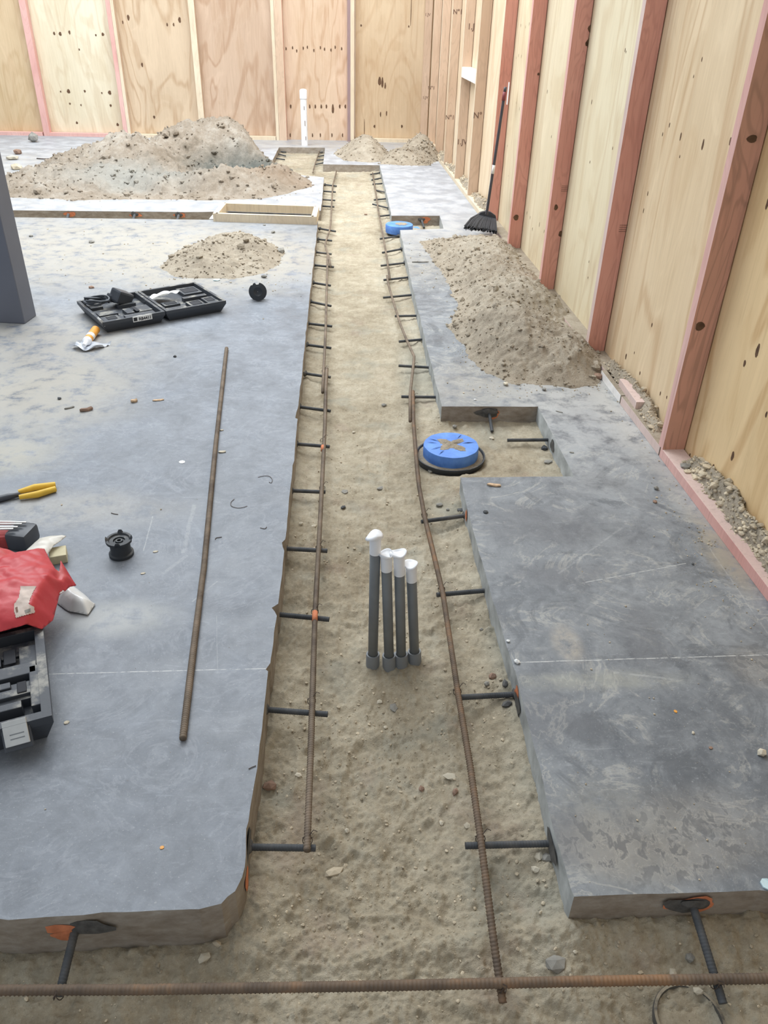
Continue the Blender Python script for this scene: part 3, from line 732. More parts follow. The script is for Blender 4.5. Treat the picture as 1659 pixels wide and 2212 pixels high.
# studs of the right wall
red_labels = {
    0: ('red stained wall stud nearest the camera, muddy brown side and pink edge', 'red_dirty', 'pink'),
    1: ('red stained wall stud with a dark purple strip, standing where the long dirt heap ends', 'red', 'pale_pink'),
    2: ('red stained wall stud with two clusters of dark knots high on it', 'red', 'pink'),
    3: ('red stained wall stud rising from the dirt heap just in front of the broom', 'red', 'pink'),
    4: ('red stained wall stud directly behind the leaning broom handle', 'red', 'pine')}
pine_labels = {5: 'raw pine wall stud just beyond the broom, holding the white cross block', 6: 'raw pine wall stud on the far side of the white cross block', 7: 'raw pine wall stud with an ink stamp, third before the room corner',
               8: 'raw pine wall stud second before the room corner', 9: 'raw pine wall stud tight in the corner of the two walls'}
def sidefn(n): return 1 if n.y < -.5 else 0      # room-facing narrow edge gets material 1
stud_obj = []
SW, SD = .045 * SK, .095 * SK
for i, s_ in enumerate(stud_s):
    s0 = s_
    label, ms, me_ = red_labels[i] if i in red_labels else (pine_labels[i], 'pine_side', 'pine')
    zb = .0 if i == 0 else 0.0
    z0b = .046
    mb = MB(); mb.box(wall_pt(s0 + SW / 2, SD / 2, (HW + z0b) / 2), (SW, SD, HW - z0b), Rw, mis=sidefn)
    o = mb.build('wall_stud', [MAT[ms], MAT[me_]])
    tag(o, label, 'wall stud', 'timber studs of the right wall'); stud_obj.append(o)
    if i == 1:
        m2 = MB(); m2.box(wall_pt(s0 + SW + .014, SD / 2 + .006, (HW + z0b) / 2), (.026, SD - .012, HW - z0b), Rw); m2.build('packer_strip', MAT['purple_edge'], o)
def stud_knots(i, lst, mat='knot'):
    o = stud_obj[i]; p0 = wall_pt(stud_s[i] - .0012, 0, 0)
    for (px, py, a, b) in lst:
        mb = MB()
        q = Vector(onplane(px, py, np.array(p0), np.array(wt)))
        mb.disc([q + n3 * a * math.cos(w) * (1 + .15 * math.sin(3 * w + py)) + Vector((0, 0, b * math.sin(w))) for w in np.linspace(0, 6.283, 12, endpoint=False)])
        mb.build('knot', MAT[mat], o)
stud_knots(2, [(1277, 62, .020, .022), (1275, 92, .026, .028), (1268, 95, .012, .012), (1201, 448, .013, .02), (1211, 505, .015, .02)])
stud_knots(0, [(1625, 300, .02, .014), (1626, 450, .012, .022), (1512, 705, .02, .02)])
stud_knots(3, [(1115, 470, .022, .024), (1163, 160, .008, .01)])
def stamp(i, px, py, txt, size):
    p0 = wall_pt(stud_s[i] - .0018, 0, 0); q = Vector(onplane(px, py, np.array(p0), np.array(wt)))
    R = Matrix((n3, Vector((0, 0, 1)), -t3)).transposed()
    text_mesh('stamp_text', txt, size, MAT['stamp'], stud_obj[i], Matrix.Translation(q) @ R.to_4x4(), .001)
stamp(7, 989, 26, 'N°1', .07); stamp(7, 972, 254, 'N°1', .07); stamp(9, 932, 190, 'N°1', .06); stamp(6, 1022, 58, '1.JV', .08); stamp(6, 998, 307, '1.JV', .08); stamp(5, 1036, 250, 'N°1', .08)
for px, py in ((924, 32), (919, 211)):
    stamp(9, px, py, '1.JV', .05)
# stamps on red studs: small ink lines
def inklines(i, px, py):
    p0 = wall_pt(stud_s[i] - .0015, 0, 0); q = Vector(onplane(px, py, np.array(p0), np.array(wt))); mb = MB()
    for k in range(4): mb.box(q + Vector((0, 0, k * .011)), (.045, .0006, .0022), frame_from(n3))
    mb.build('ink_stamp', MAT['stamp'], stud_obj[i])
inklines(1, 1345, 500); inklines(2, 1219, 413)
# bottom plate pieces along the right wall
def plate(px0, py0, px1, py1, label, mf, hgt=.046, dep=None, lift=0.0):
    a = wall_s(px0, py0) if isinstance(px0, (int, float)) and py0 is not None else px0
    b = wall_s(px1, py1)
    return a, b
def plate_s(a, b, label, mtop='pale_pink', mface='pink', d0=0.0, dep=SD, z0=0.0, hh=.046):
    mb = MB(); mb.box(wall_pt((a + b) / 2, d0 + dep / 2, z0 + hh / 2), (b - a, dep, hh), Rw, bev=.002, mis=lambda n: 1 if n.y < -.5 else 0)
    o = mb.build('bottom_plate', [MAT[mtop], MAT[mface]]); return tag(o, label, 'bottom plate', 'bottom plates of the right wall')
sA = stud_s[0]
plate_s(-3.6, sA + .02, 'long pink bottom plate running toward the camera from the nearest red stud')
plate_s(sA + .03, wall_s(1340, 868), 'short dusty pink bottom plate beyond the nearest red stud', 'dirt', 'pale_pink')
plate_s(wall_s(1338, 868), wall_s(1297, 812), 'grey painted end of bottom plate running into the long dirt heap', 'dirt', 'white_paint', 0, .03)
plate_s(wall_s(1297, 812) , stud_s[4] , 'bottom plate mostly buried under the long dirt heap', 'dirt', 'pale_pink', .02)
plate_s(stud_s[4] , corner_s, 'thin pale bottom plate from the broom to the room corner', 'pine', 'pine')
blk = MB(); blk.box(wall_pt(wall_s(1345, 850) + .0, SD * .45, .046 + .016), (.30, .045, .045), Rw @ Matrix.Rotation(.03, 3, 'Z'), bev=.002)
tag(blk.build('timber_offcut', MAT['pale_pink']), 'short pale timber offcut lying loose on the dusty bottom plate', 'timber offcut')
# cross block between pine studs
q = onplane(1018, 165, WA, wn_); sb = (stud_s[5] + SW + stud_s[6]) / 2
mb = MB(); mb.box(wall_pt(sb, SD / 2, float(q[2])), (stud_s[6] - stud_s[5] - SW, SD, .05 * 2), Rw)
tag(mb.build('cross_block', MAT['white_paint']), 'white horizontal cross block between two raw pine studs past the broom', 'cross block')
# soil on the plate in the stud bays
def bay(a, b, h, label, seed, dn=.0, gs=.012, n=200, big=10):
    pts = [wall_pt(a, .03 + dn, 0), wall_pt(b, .03 + dn, 0), wall_pt(b, PLY_OFF - .005, 0), wall_pt(a, PLY_OFF - .005, 0)]
    c = wall_pt((a + b) / 2, PLY_OFF - .01, 0); L = abs(b - a)
    return pile('dirt_pile', [(p.x, p.y) for p in pts], [(c.x - .0, c.y, h, .07, L * .45)], label, MAT['dirt'], .009, .045, .012, n, gs, seed, .044, -.002, world=True, clip=behind_ply, big=big, bigs=.016, gmat=MAT['gravel'])
bay(sA - .12, sA - 1.0, .085, 'ridge of stony dirt on the pink bottom plate beneath the nearest plywood', 51, .0, .0075, 900, 60)
bay(stud_s[0] + SW + .12, stud_s[1] - .2, .06, 'dirt swept along the plate beside the short timber offcut', 53, .005, .007, 500)
bay(stud_s[4] + SW, stud_s[5], .08, 'little dirt heap in the stud bay behind the broom head', 55)
bay(stud_s[5] + SW, stud_s[6], .07, 'grey dirt heap in the stud bay under the white cross block', 57)
bay(stud_s[6] + SW, stud_s[7], .07, 'dirt heap in the second stud bay past the broom', 59)
bay(stud_s[7] + SW, stud_s[8], .09, 'dirt heap in the far stud bay near the room corner', 61)

# back wall: sheets, studs, plates
bp = np.array([0, BWy, 0.0]); bn = np.array([0, 1.0, 0])
def bx(px, py): return float(onplane(px, py, bp, bn)[0])
Xe = [-7.4, -5.55 * 1.0, bx(72, 150), bx(252, 150), bx(426, 150), bx(598, 150), bx(767, 150), WB[0] + PLY_OFF]
bcols = [((.56, .42, .27), (.66, .52, .35)), ((.56, .42, .26), (.66, .50, .33)), ((.66, .57, .42), (.75, .67, .52)), ((.55, .42, .30), (.64, .50, .36)), ((.50, .36, .27), (.60, .45, .34)), ((.60, .44, .32), (.70, .54, .41)), ((.54, .40, .27), (.62, .48, .33))]
b_knots = [(117, 72, .018, .03), (130, 73, .025, .035), (150, 70, .018, .035), (207, 76, .014, .02), (222, 74, .024, .03), (171, 107, .012, .02), (148, 197, .03, .04), (131, 198, .012, .02), (183, 197, .018, .025), (220, 201, .012, .02), (237, 200, .03, .04), (151, 224, .016, .02), (175, 227, .012, .02), (239, 228, .02, .025), (166, 265, .02, .025), (254, 269, .024, .03),
           (277, 38, .022, .05), (388, 43, .024, .05), (361, 53, .014, .03), (375, 53, .014, .03), (307, 140, .018, .04), (333, 253, .02, .03), (265, 48, .012, .03)]
b_knots += [(600 + 4 + k * 12 + (k * 7) % 5, 104 + (k * 3) % 5 - (2 if k % 3 else -2), .012, .03) for k in range(12)]
b_knots += [(x, 230, .016, .04) for x in (628, 669, 681, 694, 705, 734, 746)] + [(719, 235, .022, .09)] + [(x, 292, .012, .04) for x in (611, 627, 675, 692, 717, 740, 755)]
b_knots += [(809, 273, .018, .03), (868, 273, .018, .03), (820, 175, .03, .08), (826, 178, .02, .10), (832, 185, .015, .06), (835, 245, .012, .05), (822, 247, .012, .05), (787, 280, .006, .22), (888, 20, .006, .30), (780, 55, .015, .02), (883, 57, .012, .02)]
def conv_b(px, py):
    q = onplane(px, py, bp + bn * (PLY_OFF - .003), bn); return Vector(q), Vector((1, 0, 0))
for i in range(len(Xe) - 1):
    a, b = Xe[i], Xe[i + 1]; mb = MB()
    mb.box(((a + b) / 2, BWy + PLY_OFF + .009, HW / 2 - .05), (b - a - .003, .018, HW + .1))
    kk = [k for k in b_knots if a + .05 < onplane(k[0], k[1], bp + bn * PLY_OFF, bn)[0] < b - .05]
    knots_on(mb, kk, conv_b)
    mb.build('plywood_sheet', [ply('plywood_back', *bcols[i], i + 20, contrast=1.1 if i in (5, 4, 3) else .6), MAT['knot']], wallB)
def bstud(px, py, w, mside, mfront, label, d=SD, dx=0):
    x = bx(px, py) + dx
    mb = MB(); mb.box((x + w / 2, BWy + d / 2, HW / 2), (w, d, HW), mis=lambda n: 1 if n.y < -.5 else 0)
    o = mb.build('wall_stud', [MAT[mside], MAT[mfront]]); return tag(o, label, 'wall stud', 'timber studs of the back wall')
bstud(68, 150, .09, 'pink', 'pink', 'pink stained stud on the back wall at the far left')
bstud(248, 150, .06, 'pink', 'pink', 'pink stained stud doubled against a raw stud on the back wall')
bstud(248, 150, .045, 'pine_side', 'pine', 'raw stud joined to the pink stud on the back wall', dx=.062)
bstud(419, 150, .085, 'pine_side', 'pine', 'pale raw stud rising behind the big dirt heap')
bstud(590, 150, .045, 'pine_side', 'pine', 'pale raw stud just left of the white standpipe', )
bstud(590, 150, .115, 'red', 'pale_brown' if 'pale_brown' in MAT else 'pine_side', 'reddish board beside the pale stud left of the white standpipe', d=SD * .9, dx=.047)
bstud(757, 150, .045, 'red', 'purple_edge', 'dark reddish stud on the back wall above the end of the trench', d=SD * .95, dx=-.046)
bstud(757, 150, .055, 'pine_side', 'pine', 'pale raw stud on the back wall above the end of the trench')
bstud(914, 150, .10, 'pine_side', 'pine_side', 'raw corner stud ending the back wall')
def bplate(p0, p1, mat, label):
    a, b = bx(*p0), bx(*p1); mb = MB(); mb.box(((a + b) / 2, BWy + SD / 2 - .002, .023), (b - a, SD, .046))
    tag(mb.build('bottom_plate', MAT[mat]), label, 'bottom plate', 'bottom plates of the back wall')
bplate((-300, 285), (92, 290), 'pink', 'pink bottom plate at the far left end of the back wall')
bplate((108, 292), (262, 297), 'pink', 'pink bottom plate under the pale second plywood sheet')
bplate((276, 298), (596, 302), 'pine', 'raw bottom plate partly hidden behind the big dirt heap')
bplate((770, 303), (912, 303), 'pine', 'raw bottom plate behind the two small mounds by the corner')

# ------------------------------------------------------------------ reinforcement
ZD = -.068
ORD = 'first second third fourth fifth sixth seventh eighth ninth tenth eleventh twelfth thirteenth fourteenth fifteenth sixteenth'.split()
def dowel(a, b, label, group, za=ZD, zb=ZD, r=.0088, rib=True, over=.03, mat='dowel', collar=True, big=False):
    pa = Vector(P(a[0], a[1], za)); pb = Vector(P(b[0], b[1], zb)); d = (pb - pa).normalized()
    e = empty('dowel_bar', pa, label, 'dowel bar', group)
    mb = MB(); near = pa.y < 2.6
    mb.tube([pa - d * over, pb], r, 12 if near else 8, rib=(.0075, .0007) if near else None)
    o = mb.build('bar', MAT[mat], e, True); smooth_angle(o, 50)
    if collar:
        m2 = MB(); R = frame_from(d); pts = []
        rr = .020 if not big else .034
        k = 14; ring = []
        for q in range(k):
            t = 2 * math.pi * q / k; w = rr * (1 + .18 * math.sin(3 * t + a[0]) + .1 * math.sin(5 * t + a[1]))
            ring.append(Vector((0, w * math.cos(t) * 1.25, w * math.sin(t) * .85)))
        n0 = len(m2.v)
        m2.v += [tuple(pa + R @ (v + Vector((-.004, 0, 0)))) for v in ring] + [tuple(pa + R @ (v * .6 + Vector((.006, 0, 0)))) for v in ring]
        for q in range(k):
            p = (q + 1) % k; m2.f.append((n0 + q, n0 + p, n0 + k + p, n0 + k + q)); m2.m.append(0)
        m2.f.append(tuple(n0 + k + q for q in range(k))); m2.m.append(0)
        m2.build('epoxy_collar', MAT['epoxy'], e, True)
    return e
left = [(540, 1830, 682, 1832), (576, 1533, 708, 1543), (598, 1327, 711, 1338), (617, 1185, 707, 1190), (631, 1060, 703, 1063), (641, 959, 712, 965), (647, 879, 714, 888), (660, 807, 714, 815), (664, 745, 715, 752), (666, 699, 717, 705),
        (671, 652, 715, 661), (677, 611, 714, 617), (679, 573, 721, 577), (683, 545, 716, 549), (688, 517, 717, 520), (691, 494, 725, 500), (694, 445, 722, 447), (694, 431, 724, 433), (699, 413, 725, 415), (702, 399, 727, 402)]
ORD2 = ORD + ['seventeenth', 'eighteenth', 'nineteenth', 'twentieth', 'twenty-first', 'twenty-second']
for i, q in enumerate(left):
    dowel(q[:2], q[2:], f'black steel dowel out of the left slab, {ORD2[i]} counting back from the camera', 'dowels along the left trench edge')
right = [(1195, 1822, 1005, 1827), (1112, 1500, 985, 1507), (1057, 1275, 943, 1285), (1004, 1114, 910, 1127), (945, 858, 867, 857), (931, 794, 861, 790), (915, 733, 862, 738), (902, 682, 853, 683), (892, 637, 828, 643), (883, 599, 829, 605), (874, 568, 823, 574), (867, 538, 826, 546),
         (861, 510, 821, 516), (848, 464, 821, 467), (840, 450, 805, 441), (837, 429, 808, 432), (835, 416, 812, 411), (832, 396, 805, 398), (826, 384, 803, 389), (822, 373, 800, 377)]
for i, q in enumerate(right):
    dowel(q[:2], q[2:], f'black steel dowel out of the right slab, {ORD2[i]} counting back from the camera', 'dowels along the right trench edge', mat='dowel')
dowel((163, 2006), (127, 2152), 'black dowel pointing at the camera from the front of the left slab', 'front dowels', zb=-.10, r=.0095, big=True)
dowel((1497, 1957), (1562, 2168), 'black dowel pointing at the camera from the front of the right slab', 'front dowels', za=-.045, zb=-.098, r=.0095, big=True)
dowel((1192, 950), (1096, 951), 'black dowel across the square cut-out holding the dirty blue cap', 'cut-out dowels', za=-.06, zb=-.065)
dowel((1057, 893), (1063, 932), 'stubby dowel from the back face of the near square cut-out', 'cut-out dowels', za=-.038, zb=-.080, big=True)
dowel((911, 476), (916, 492), 'stubby dowel in the small far cut-out beside the clean blue cap', 'cut-out dowels', za=-.045, zb=-.080, r=.011, big=True)
for i, (x, y) in enumerate(((148, 461), (291, 463), (386, 464))):
    dowel((x, y + 1), (x - 3, y + 12), ('stub dowel with orange paint in the narrow cross cut, beside the steel column', 'stub dowel with orange paint in the middle of the narrow cross cut', 'stub dowel with orange paint in the cross cut nearest the timber frame')[i], 'cross cut dowels', za=-.03, zb=-.055, r=.014, big=True)
for i, q in enumerate(((699, 328, 689, 330), (698, 336, 688, 338), (697, 345, 683, 346), (697, 352, 682, 355))):
    dowel(q[:2], q[2:], f'small dowel on the near side of the white standpipe pit, {ORD[i]} from the back wall', 'standpipe pit dowels', collar=False, za=-.06, zb=-.06)
for i, q in enumerate(((603, 327, 618, 329), (599, 332, 617, 337), (595, 342, 615, 345))):
    dowel(q[:2], q[2:], f'small dowel between the big heap and the white standpipe, {ORD[i]} from the back wall', 'standpipe pit dowels', collar=False, za=-.06, zb=-.06)
# orange spray marks around dowel holes, on the slab faces
def facemark(px, py, z, normal, w, h, parent, mat='orange', off=.0022):
    p = Vector(P(px, py, 0)); p.z = z; nrm_ = Vector(normal); ex = Vector((0, 0, 1)).cross(nrm_).normalized(); p = p + nrm_ * off
    mb = MB(); pts = []
    for q in range(16):
        t = 2 * math.pi * q / 16; k = 1 + .16 * math.sin(3 * t + px) + .08 * math.sin(5 * t + py)
        pts.append(p + ex * w * k * math.cos(t) + Vector((0, 0, h * k * math.sin(t))))
    mb.disc(pts); mb.build('paint_mark', MAT[mat], parent)
FN, FR, FL = (0, -1, 0), (1, 0, 0), (-1, 0, 0)
facemark(112, 1979, -.050, FN, .045, .018, slabL); facemark(125, 1979, -.078, FN, .028, .018, slabL); facemark(185, 1975, -.050, FN, .055, .028, slabL, 'epoxy', .0035)
facemark(1500, 1931, -.040, FN, .062, .030, slabR, 'orange', .0028); facemark(1489, 1931, -.040, FN, .056, .028, slabR, 'epoxy', .0040)
facemark(1068, 878, -.045, FN, .03, .025, slabR); facemark(1054, 878, -.035, FN, .06, .028, slabR, 'epoxy', .004)
for x, y in ((150, 455.8), (292, 457), (388, 458)): facemark(x, y, -.030, FN, .06, .022, slabR)
facemark(917, 466, -.04, FN, .06, .03, slabR); facemark(717, 355, -.05, FN, .03, .03, slabR); facemark(788, 355, -.05, FN, .03, .03, slabR)
facemark(528, 1868, -.06, FR, .028, .03, slabL); facemark(1009, 1100, -.03, FL, .02, .025, slabR); facemark(1121, 1480, -.045, FL, .03, .03, slabR)
facemark(1200, 1805, -.05, FL, .05, .028, slabR, 'epoxy', .004); facemark(1124, 1495, -.055, FL, .04, .03, slabR, 'epoxy', .004)
facemark(532, 1800, -.045, FR, .05, .025, slabL, 'epoxy', .004); facemark(1197, 945, -.045, FL, .035, .03, slabR, 'epoxy', .004)

def long_bar(pts, label, z=None, r=.0085, mat='rebar', ties=(), paint=(), zs=None, name='reinforcing_bar', n=10, pitch=.0085):
    z = ZD + .018 if z is None else z
    W_ = [Vector(P(x, y, (zs[i] if zs else z))) for i, (x, y) in enumerate(pts)]
    e = empty(name, W_[0], label, 'reinforcing bar')
    # split: fine ribs near, smooth far
    mb = MB(); near = [p for p in W_ if p.y < 3.2]
    out = []
    for a, b in zip(W_[:-1], W_[1:]):
        out.append(a)
    out.append(W_[-1])
    i = 0
    ribbed = min(p.y for p in W_) < 3.0
    if ribbed:
        # densify and stop ribs where they can no longer be seen
        mb.tube(out, r, n, rib=(pitch, .0019))
    else: mb.tube(out, r, 8)
    o = mb.build('bar', MAT[mat], e, True)
    for (x, y) in ties:
        c = Vector(P(x, y, z)); tw = MB(); a = (W_[-1] - W_[0]).normalized()
        R = frame_from(a)
        for off, tl in ((-.004, .5), (.004, -.5)):
            ring = [c + R @ Vector((off + tl * .012 * math.sin(t), (r + .0025) * math.cos(t) * 1.15, (r + .0025) * math.sin(t) - .009)) for t in np.linspace(0, 2 * math.pi, 14)]
            tw.tube(ring, .0011, 5)
        tw.tube([c + R @ Vector((0, -.006, .008)), c + R @ Vector((.006, -.016, .020)), c + R @ Vector((.002, -.026, .018))], .0012, 5)
        tw.build('tie_wire', MAT['wire'], e)
    for (x0, y0, x1, y1) in paint:
        pm = MB(); pm.tube([Vector(P(x0, y0, z)), Vector(P(x1, y1, z))], r + .0015, 12); pm.build('paint_band', MAT['orange'], e, True)
    return e
long_bar([(663, 1838), (672, 1600), (680, 1340), (688, 1190), (693, 1098), (702, 917), (704, 830), (706, 796)], 'rusty rebar tied over the near left dowels, ending by the lap', ties=[(664, 1808), (673, 1508), (680, 1316), (689, 1178), (696, 1050), (697, 948)], paint=[(680, 1342, 680.5, 1322), (697.2, 973, 697.6, 964)])
long_bar([(697, 848), (699, 804), (702, 748), (704, 698), (705, 650), (707, 584), (707.6, 548), (702, 529), (706, 515), (712, 498), (714.7, 480), (716.5, 442), (718.5, 401), (727, 369)], 'kinked rebar along the far left dowels', ties=[(700, 798)])
long_bar([(1086, 2166), (1066, 2030), (1040, 1826), (1015, 1650), (990, 1502), (957, 1284), (935, 1190), (918, 1120), (905, 1050), (900.7, 1008), (893.4, 917), (892, 845)], 'orange rusted rebar over the near right dowels', mat='rebar_rusty', zs=[-.100, -.072] + [ZD + .018] * 10, ties=[(1038, 1805), (988, 1488), (954, 1268), (917, 1108), (892.5, 857)])
long_bar([(886, 910), (886, 850), (893.4, 786), (894.6, 770), (879, 736), (864.5, 700), (847.6, 645), (838.7, 614), (836, 596)], 'bent rebar over the middle right dowels, beside the long dirt heap', ties=[(893, 790)])
long_bar([(842, 603), (835, 553), (826, 503), (818.5, 462), (811, 411.6), (805, 373.7)], 'thin far rebar over the dowels opposite the clean blue cap')
long_bar([(714, 576), (709, 548)], 'short lapped rebar end beside the kink in the far left bar', z=ZD + .022)
long_bar([(690, 327), (680, 355), (676, 373)], 'pale rebar along the near side of the standpipe pit', z=-.045)
zc_ = -.098
long_bar([(-40, 2139), (300, 2138), (800, 2130), (1250, 2120), (1700, 2113)], 'long ribbed rebar lying across the trench mouth nearest the camera', z=-.075, r=.0105, mat='rebar_rusty', ties=[(124, 2139), (1085, 2124), (1548, 2116)], n=12, pitch=.0095)
long_bar([(489.5, 752), (466, 960), (440, 1230), (437, 1250), (416, 1420), (395, 1596)], 'single loose rebar lying on the left slab between cases and trench', z=.0105, r=.0098, mat='rebar')

# ------------------------------------------------------------------ conduits
def conduit(bx_, by_, tx, ty, label, kind):
    zg = -.128; b = Vector(P(bx_, by_, zg)); d = ray(tx, ty)
    t = b.y / d[1]; zt = H + d[2] * t; top = Vector((d[0] * t, b.y, zt))
    e = empty('conduit_pipe', b, label, 'conduit pipe', 'four grey conduits standing in the trench')
    ax = (top - b).normalized(); r = .0165
    MB().tube([b - ax * .05, top - ax * .01], r, 20).build('pipe', MAT['conduit'], e, True)
    R = frame_from(ax.orthogonal()); 
    z_ = ax; x_ = ax.orthogonal().normalized(); y_ = z_.cross(x_); R = Matrix((x_, y_, z_)).transposed()
    m = MB(); m.lathe([(r + .0065, -.04), (r + .0065, .050), (r + .0055, .053), (r + .001, .053)], b, 24, R=R, close=False); smooth_angle(m.build('coupling', MAT['coupling'], e), 40)
    k = [.060, .055, .075, .058][kind]; m = MB()
    m.lathe([(r + .0010, -k), (r + .0014, -.02), (r + .0016, -.004)], top, 20, R=R, close=False)
    ph = kind * 1.3
    # folded, flared tape over the mouth
    n = 20; base = len(m.v)
    fl_ = [[.5, .0, 1.0], [.15, .35, .1], [.9, .2, .25], [.35, .1, .5]][kind]
    def rim(t, s): return (r + .0018) + s * (.004 + .012 * max(0, math.cos(t - ph)) ** 3 * fl_[0] + .016 * max(0, math.cos(t - ph - math.pi)) ** 3 * fl_[2])
    for s, z in ((0, -.004), (1, .004), (.6, .010), (.15, .006 + .006 * (kind == 0))):
        for q in range(n):
            t = 2 * math.pi * q / n
            rr = rim(t, s) if s else r + .0016
            zz = z + (.004 * math.sin(2 * t + ph)) * (s > 0)
            m.v.append(tuple(top + R @ Vector((rr * math.cos(t), rr * math.sin(t), zz))))
    for i in range(3):
        for q in range(n):
            a = base + i * n + q; b2 = base + i * n + (q + 1) % n; m.f.append((a, b2, b2 + n, a + n)); m.m.append(0)
    c = len(m.v); m.v.append(tuple(top + R @ Vector((0, 0, .009 + .006 * (kind == 0)))))
    for q in range(n): m.f.append((base + 3 * n + q, base + 3 * n + (q + 1) % n, c)); m.m.append(0)
    m.build('tape_cap', MAT['tape'], e, True)
conduit(805, 1437, 811, 1160, 'tallest dark grey conduit with a flared white tape cap', 0)
conduit(841, 1440, 834, 1200, 'dark grey conduit standing next to the tallest one', 1)
conduit(867, 1437, 862, 1198, 'dark grey conduit whose long white tape touches its neighbour', 2)
conduit(896, 1431, 888, 1222, 'shortest dark grey conduit, nearest the rusted rebar', 3)

# white standpipe
b = Vector(P(659, 333, -.12)); d = ray(655, 196); t = b.y / d[1]; top = Vector((d[0] * t, b.y, H + d[2] * t))
e = empty('standpipe', b, 'tall capped white plastic standpipe in front of the back wall', 'pipe')
smooth_angle(MB().tube([b - Vector((0, 0, .1)), top - Vector((0, 0, .02))], .047, 24).build('pipe', MAT['pvc_white'], e))
m = MB(); m.lathe([(.048, -.10), (.054, -.10), (.054, .0), (.050, .010), (.035, .022), (.0, .026)], top, 24, close=False); smooth_angle(m.build('end_cap', MAT['pvc_white'], e), 50)
m = MB(); m.lathe([(.049, .075), (.051, .08), (.049, .085)], b, 24, close=False); m.build('band', MAT['purple_edge'], e)
for k in range(3):
    m = MB(); m.box(top + Vector((.008 + .006 * k, -.0475, -.22 - k * .20)), (.008, .002, .05 + .02 * (k == 1))); m.build('printed_mark', MAT['stamp'], e)

# blue taped drain caps
def jitr(seed, amp):
    def f(q, a):
        r = math.hypot(q.x, q.y); k = 1 + amp * math.sin(7 * a + seed) * .5 + amp * math.sin(13 * a + seed * 2) * .5
        return Vector((q.x * k, q.y * k, q.z))
    return f
c1 = Vector(P(973, 985, -.135)); 
wl_ = Vector(P(898, 985, -.085)); wr_ = Vector(P(1047, 985, -.085)); Rf = (wr_ - wl_).length / 2; Rc = Rf * .79
c1 = (wl_ + wr_) / 2; c1.z = -.095
e = empty('drain_riser', c1, 'near drain riser capped with blue tape and smeared with dirt, sitting in a wide flange', 'drain')
m = MB(); m.lathe([(Rf * .9, -.05), (Rf * 1.0, .010), (Rf * 1.0, .020), (Rf * .965, .020), (Rf * .93, .008), (Rc * .98, .006)], c1, 64, close=False); smooth_angle(m.build('flange', MAT['black_plastic'], e), 40)
m = MB(); m.lathe([(Rf * .945, .010), (Rf * .88, .016), (Rc * .95, .014)], c1, 64, jit=jitr(2, .012), close=False); m.build('dirt_in_flange', MAT['dirt'], e, True)['kind'] = 'stuff'
m = MB(); m.lathe([(Rc * .985, .0), (Rc, .03), (Rc, .066), (Rc * .985, .071), (Rc * .8, .073), (.001, .074)], c1, 72, jit=jitr(5, .010), close=False); smooth_angle(m.build('tape_cap', MAT['blue'], e), 35)
m = MB()
for (a, r0, r1, w) in ((.15, .4, .88, .006), (2.6, .45, .93, .006), (2.95, .5, .9, .004), (3.6, .35, .9, .004), (4.1, .5, .95, .004), (.5, -.25, .3, .006), (1.0, .5, .9, .003)):
    d_ = Vector((math.cos(a), math.sin(a), 0)); s_ = Vector((-d_.y, d_.x, 0)); z = Vector((0, 0, .0752))
    m.disc([c1 + d_ * Rc * r0 + z, c1 + d_ * Rc * (r0 + r1) / 2 + s_ * w * .5 + z + Vector((0, 0, .003)), c1 + d_ * Rc * r1 + z, c1 + d_ * Rc * (r0 + r1) / 2 - s_ * w * .5 + z])
m.build('tape_folds', plain('dark_blue_fold', (.03, .07, .22), .6), e)
X_, Y_ = np.meshgrid(np.linspace(-1, 1, 70), np.linspace(-1, 1, 70))
th = np.arctan2(Y_, X_); rr = np.hypot(X_, Y_); edge = .42 + .22 * np.cos(4 * (th - .75)) * (.8 + .3 * np.cos(th)) + .16 * fbm(X_ * 5, Y_ * 5, 8, 4)
hh = np.clip((edge - rr) * 3, 0, 1) * .008 * (1 + .5 * fbm(X_ * 9, Y_ * 9, 4, 4))
keep = (edge - rr > -.02) & (rr < .95); Fq = grid_faces(70, 70); kf = keep.ravel()[Fq].all(1)
V = np.stack([c1.x + X_.ravel() * Rc, c1.y + Y_.ravel() * Rc, c1.z + .0735 + hh.ravel()], -1)
o = fast_mesh('dirt_smear', V, Fq[kf], MAT['dirt'], True, e)
# second cap
wl_ = Vector(P(833, 486, 0)); wr_ = Vector(P(892, 486, 0)); R2 = (wr_ - wl_).length / 2; c2 = (wl_ + wr_) / 2; c2.z = -.02
e = empty('drain_riser', (c2.x, c2.y, -.16), 'far drain riser with a clean blue taped top on a black pipe', 'drain')
m = MB(); m.lathe([(R2 * .86, -.16), (R2 * .86, .0)], c2, 40); smooth_angle(m.build('pipe', MAT['black_plastic'], e), 40)
m = MB(); m.lathe([(R2 * .98, -.045), (R2, -.02), (R2, .02), (R2 * .97, .028), (.001, .03)], c2, 48, jit=jitr(3, .012), close=False); smooth_angle(m.build('tape_cap', MAT['blue'], e), 35)
m = MB(); m.lathe([(R2 * .45, .031), (R2 * .3, .036), (.001, .037)], c2 + Vector((.02, 0, 0)), 24, jit=jitr(9, .3), close=False); m.build('dirt_smear', MAT['dirt'], e, True)
m = MB(); pp = Vector(P(892, 492, 0)); m.disc([pp, pp + Vector((.07, -.02, -.005)), pp + Vector((.05, .03, .004)), pp + Vector((.02, .03, .006))]); m.build('tape_tail', MAT['blue'], e)
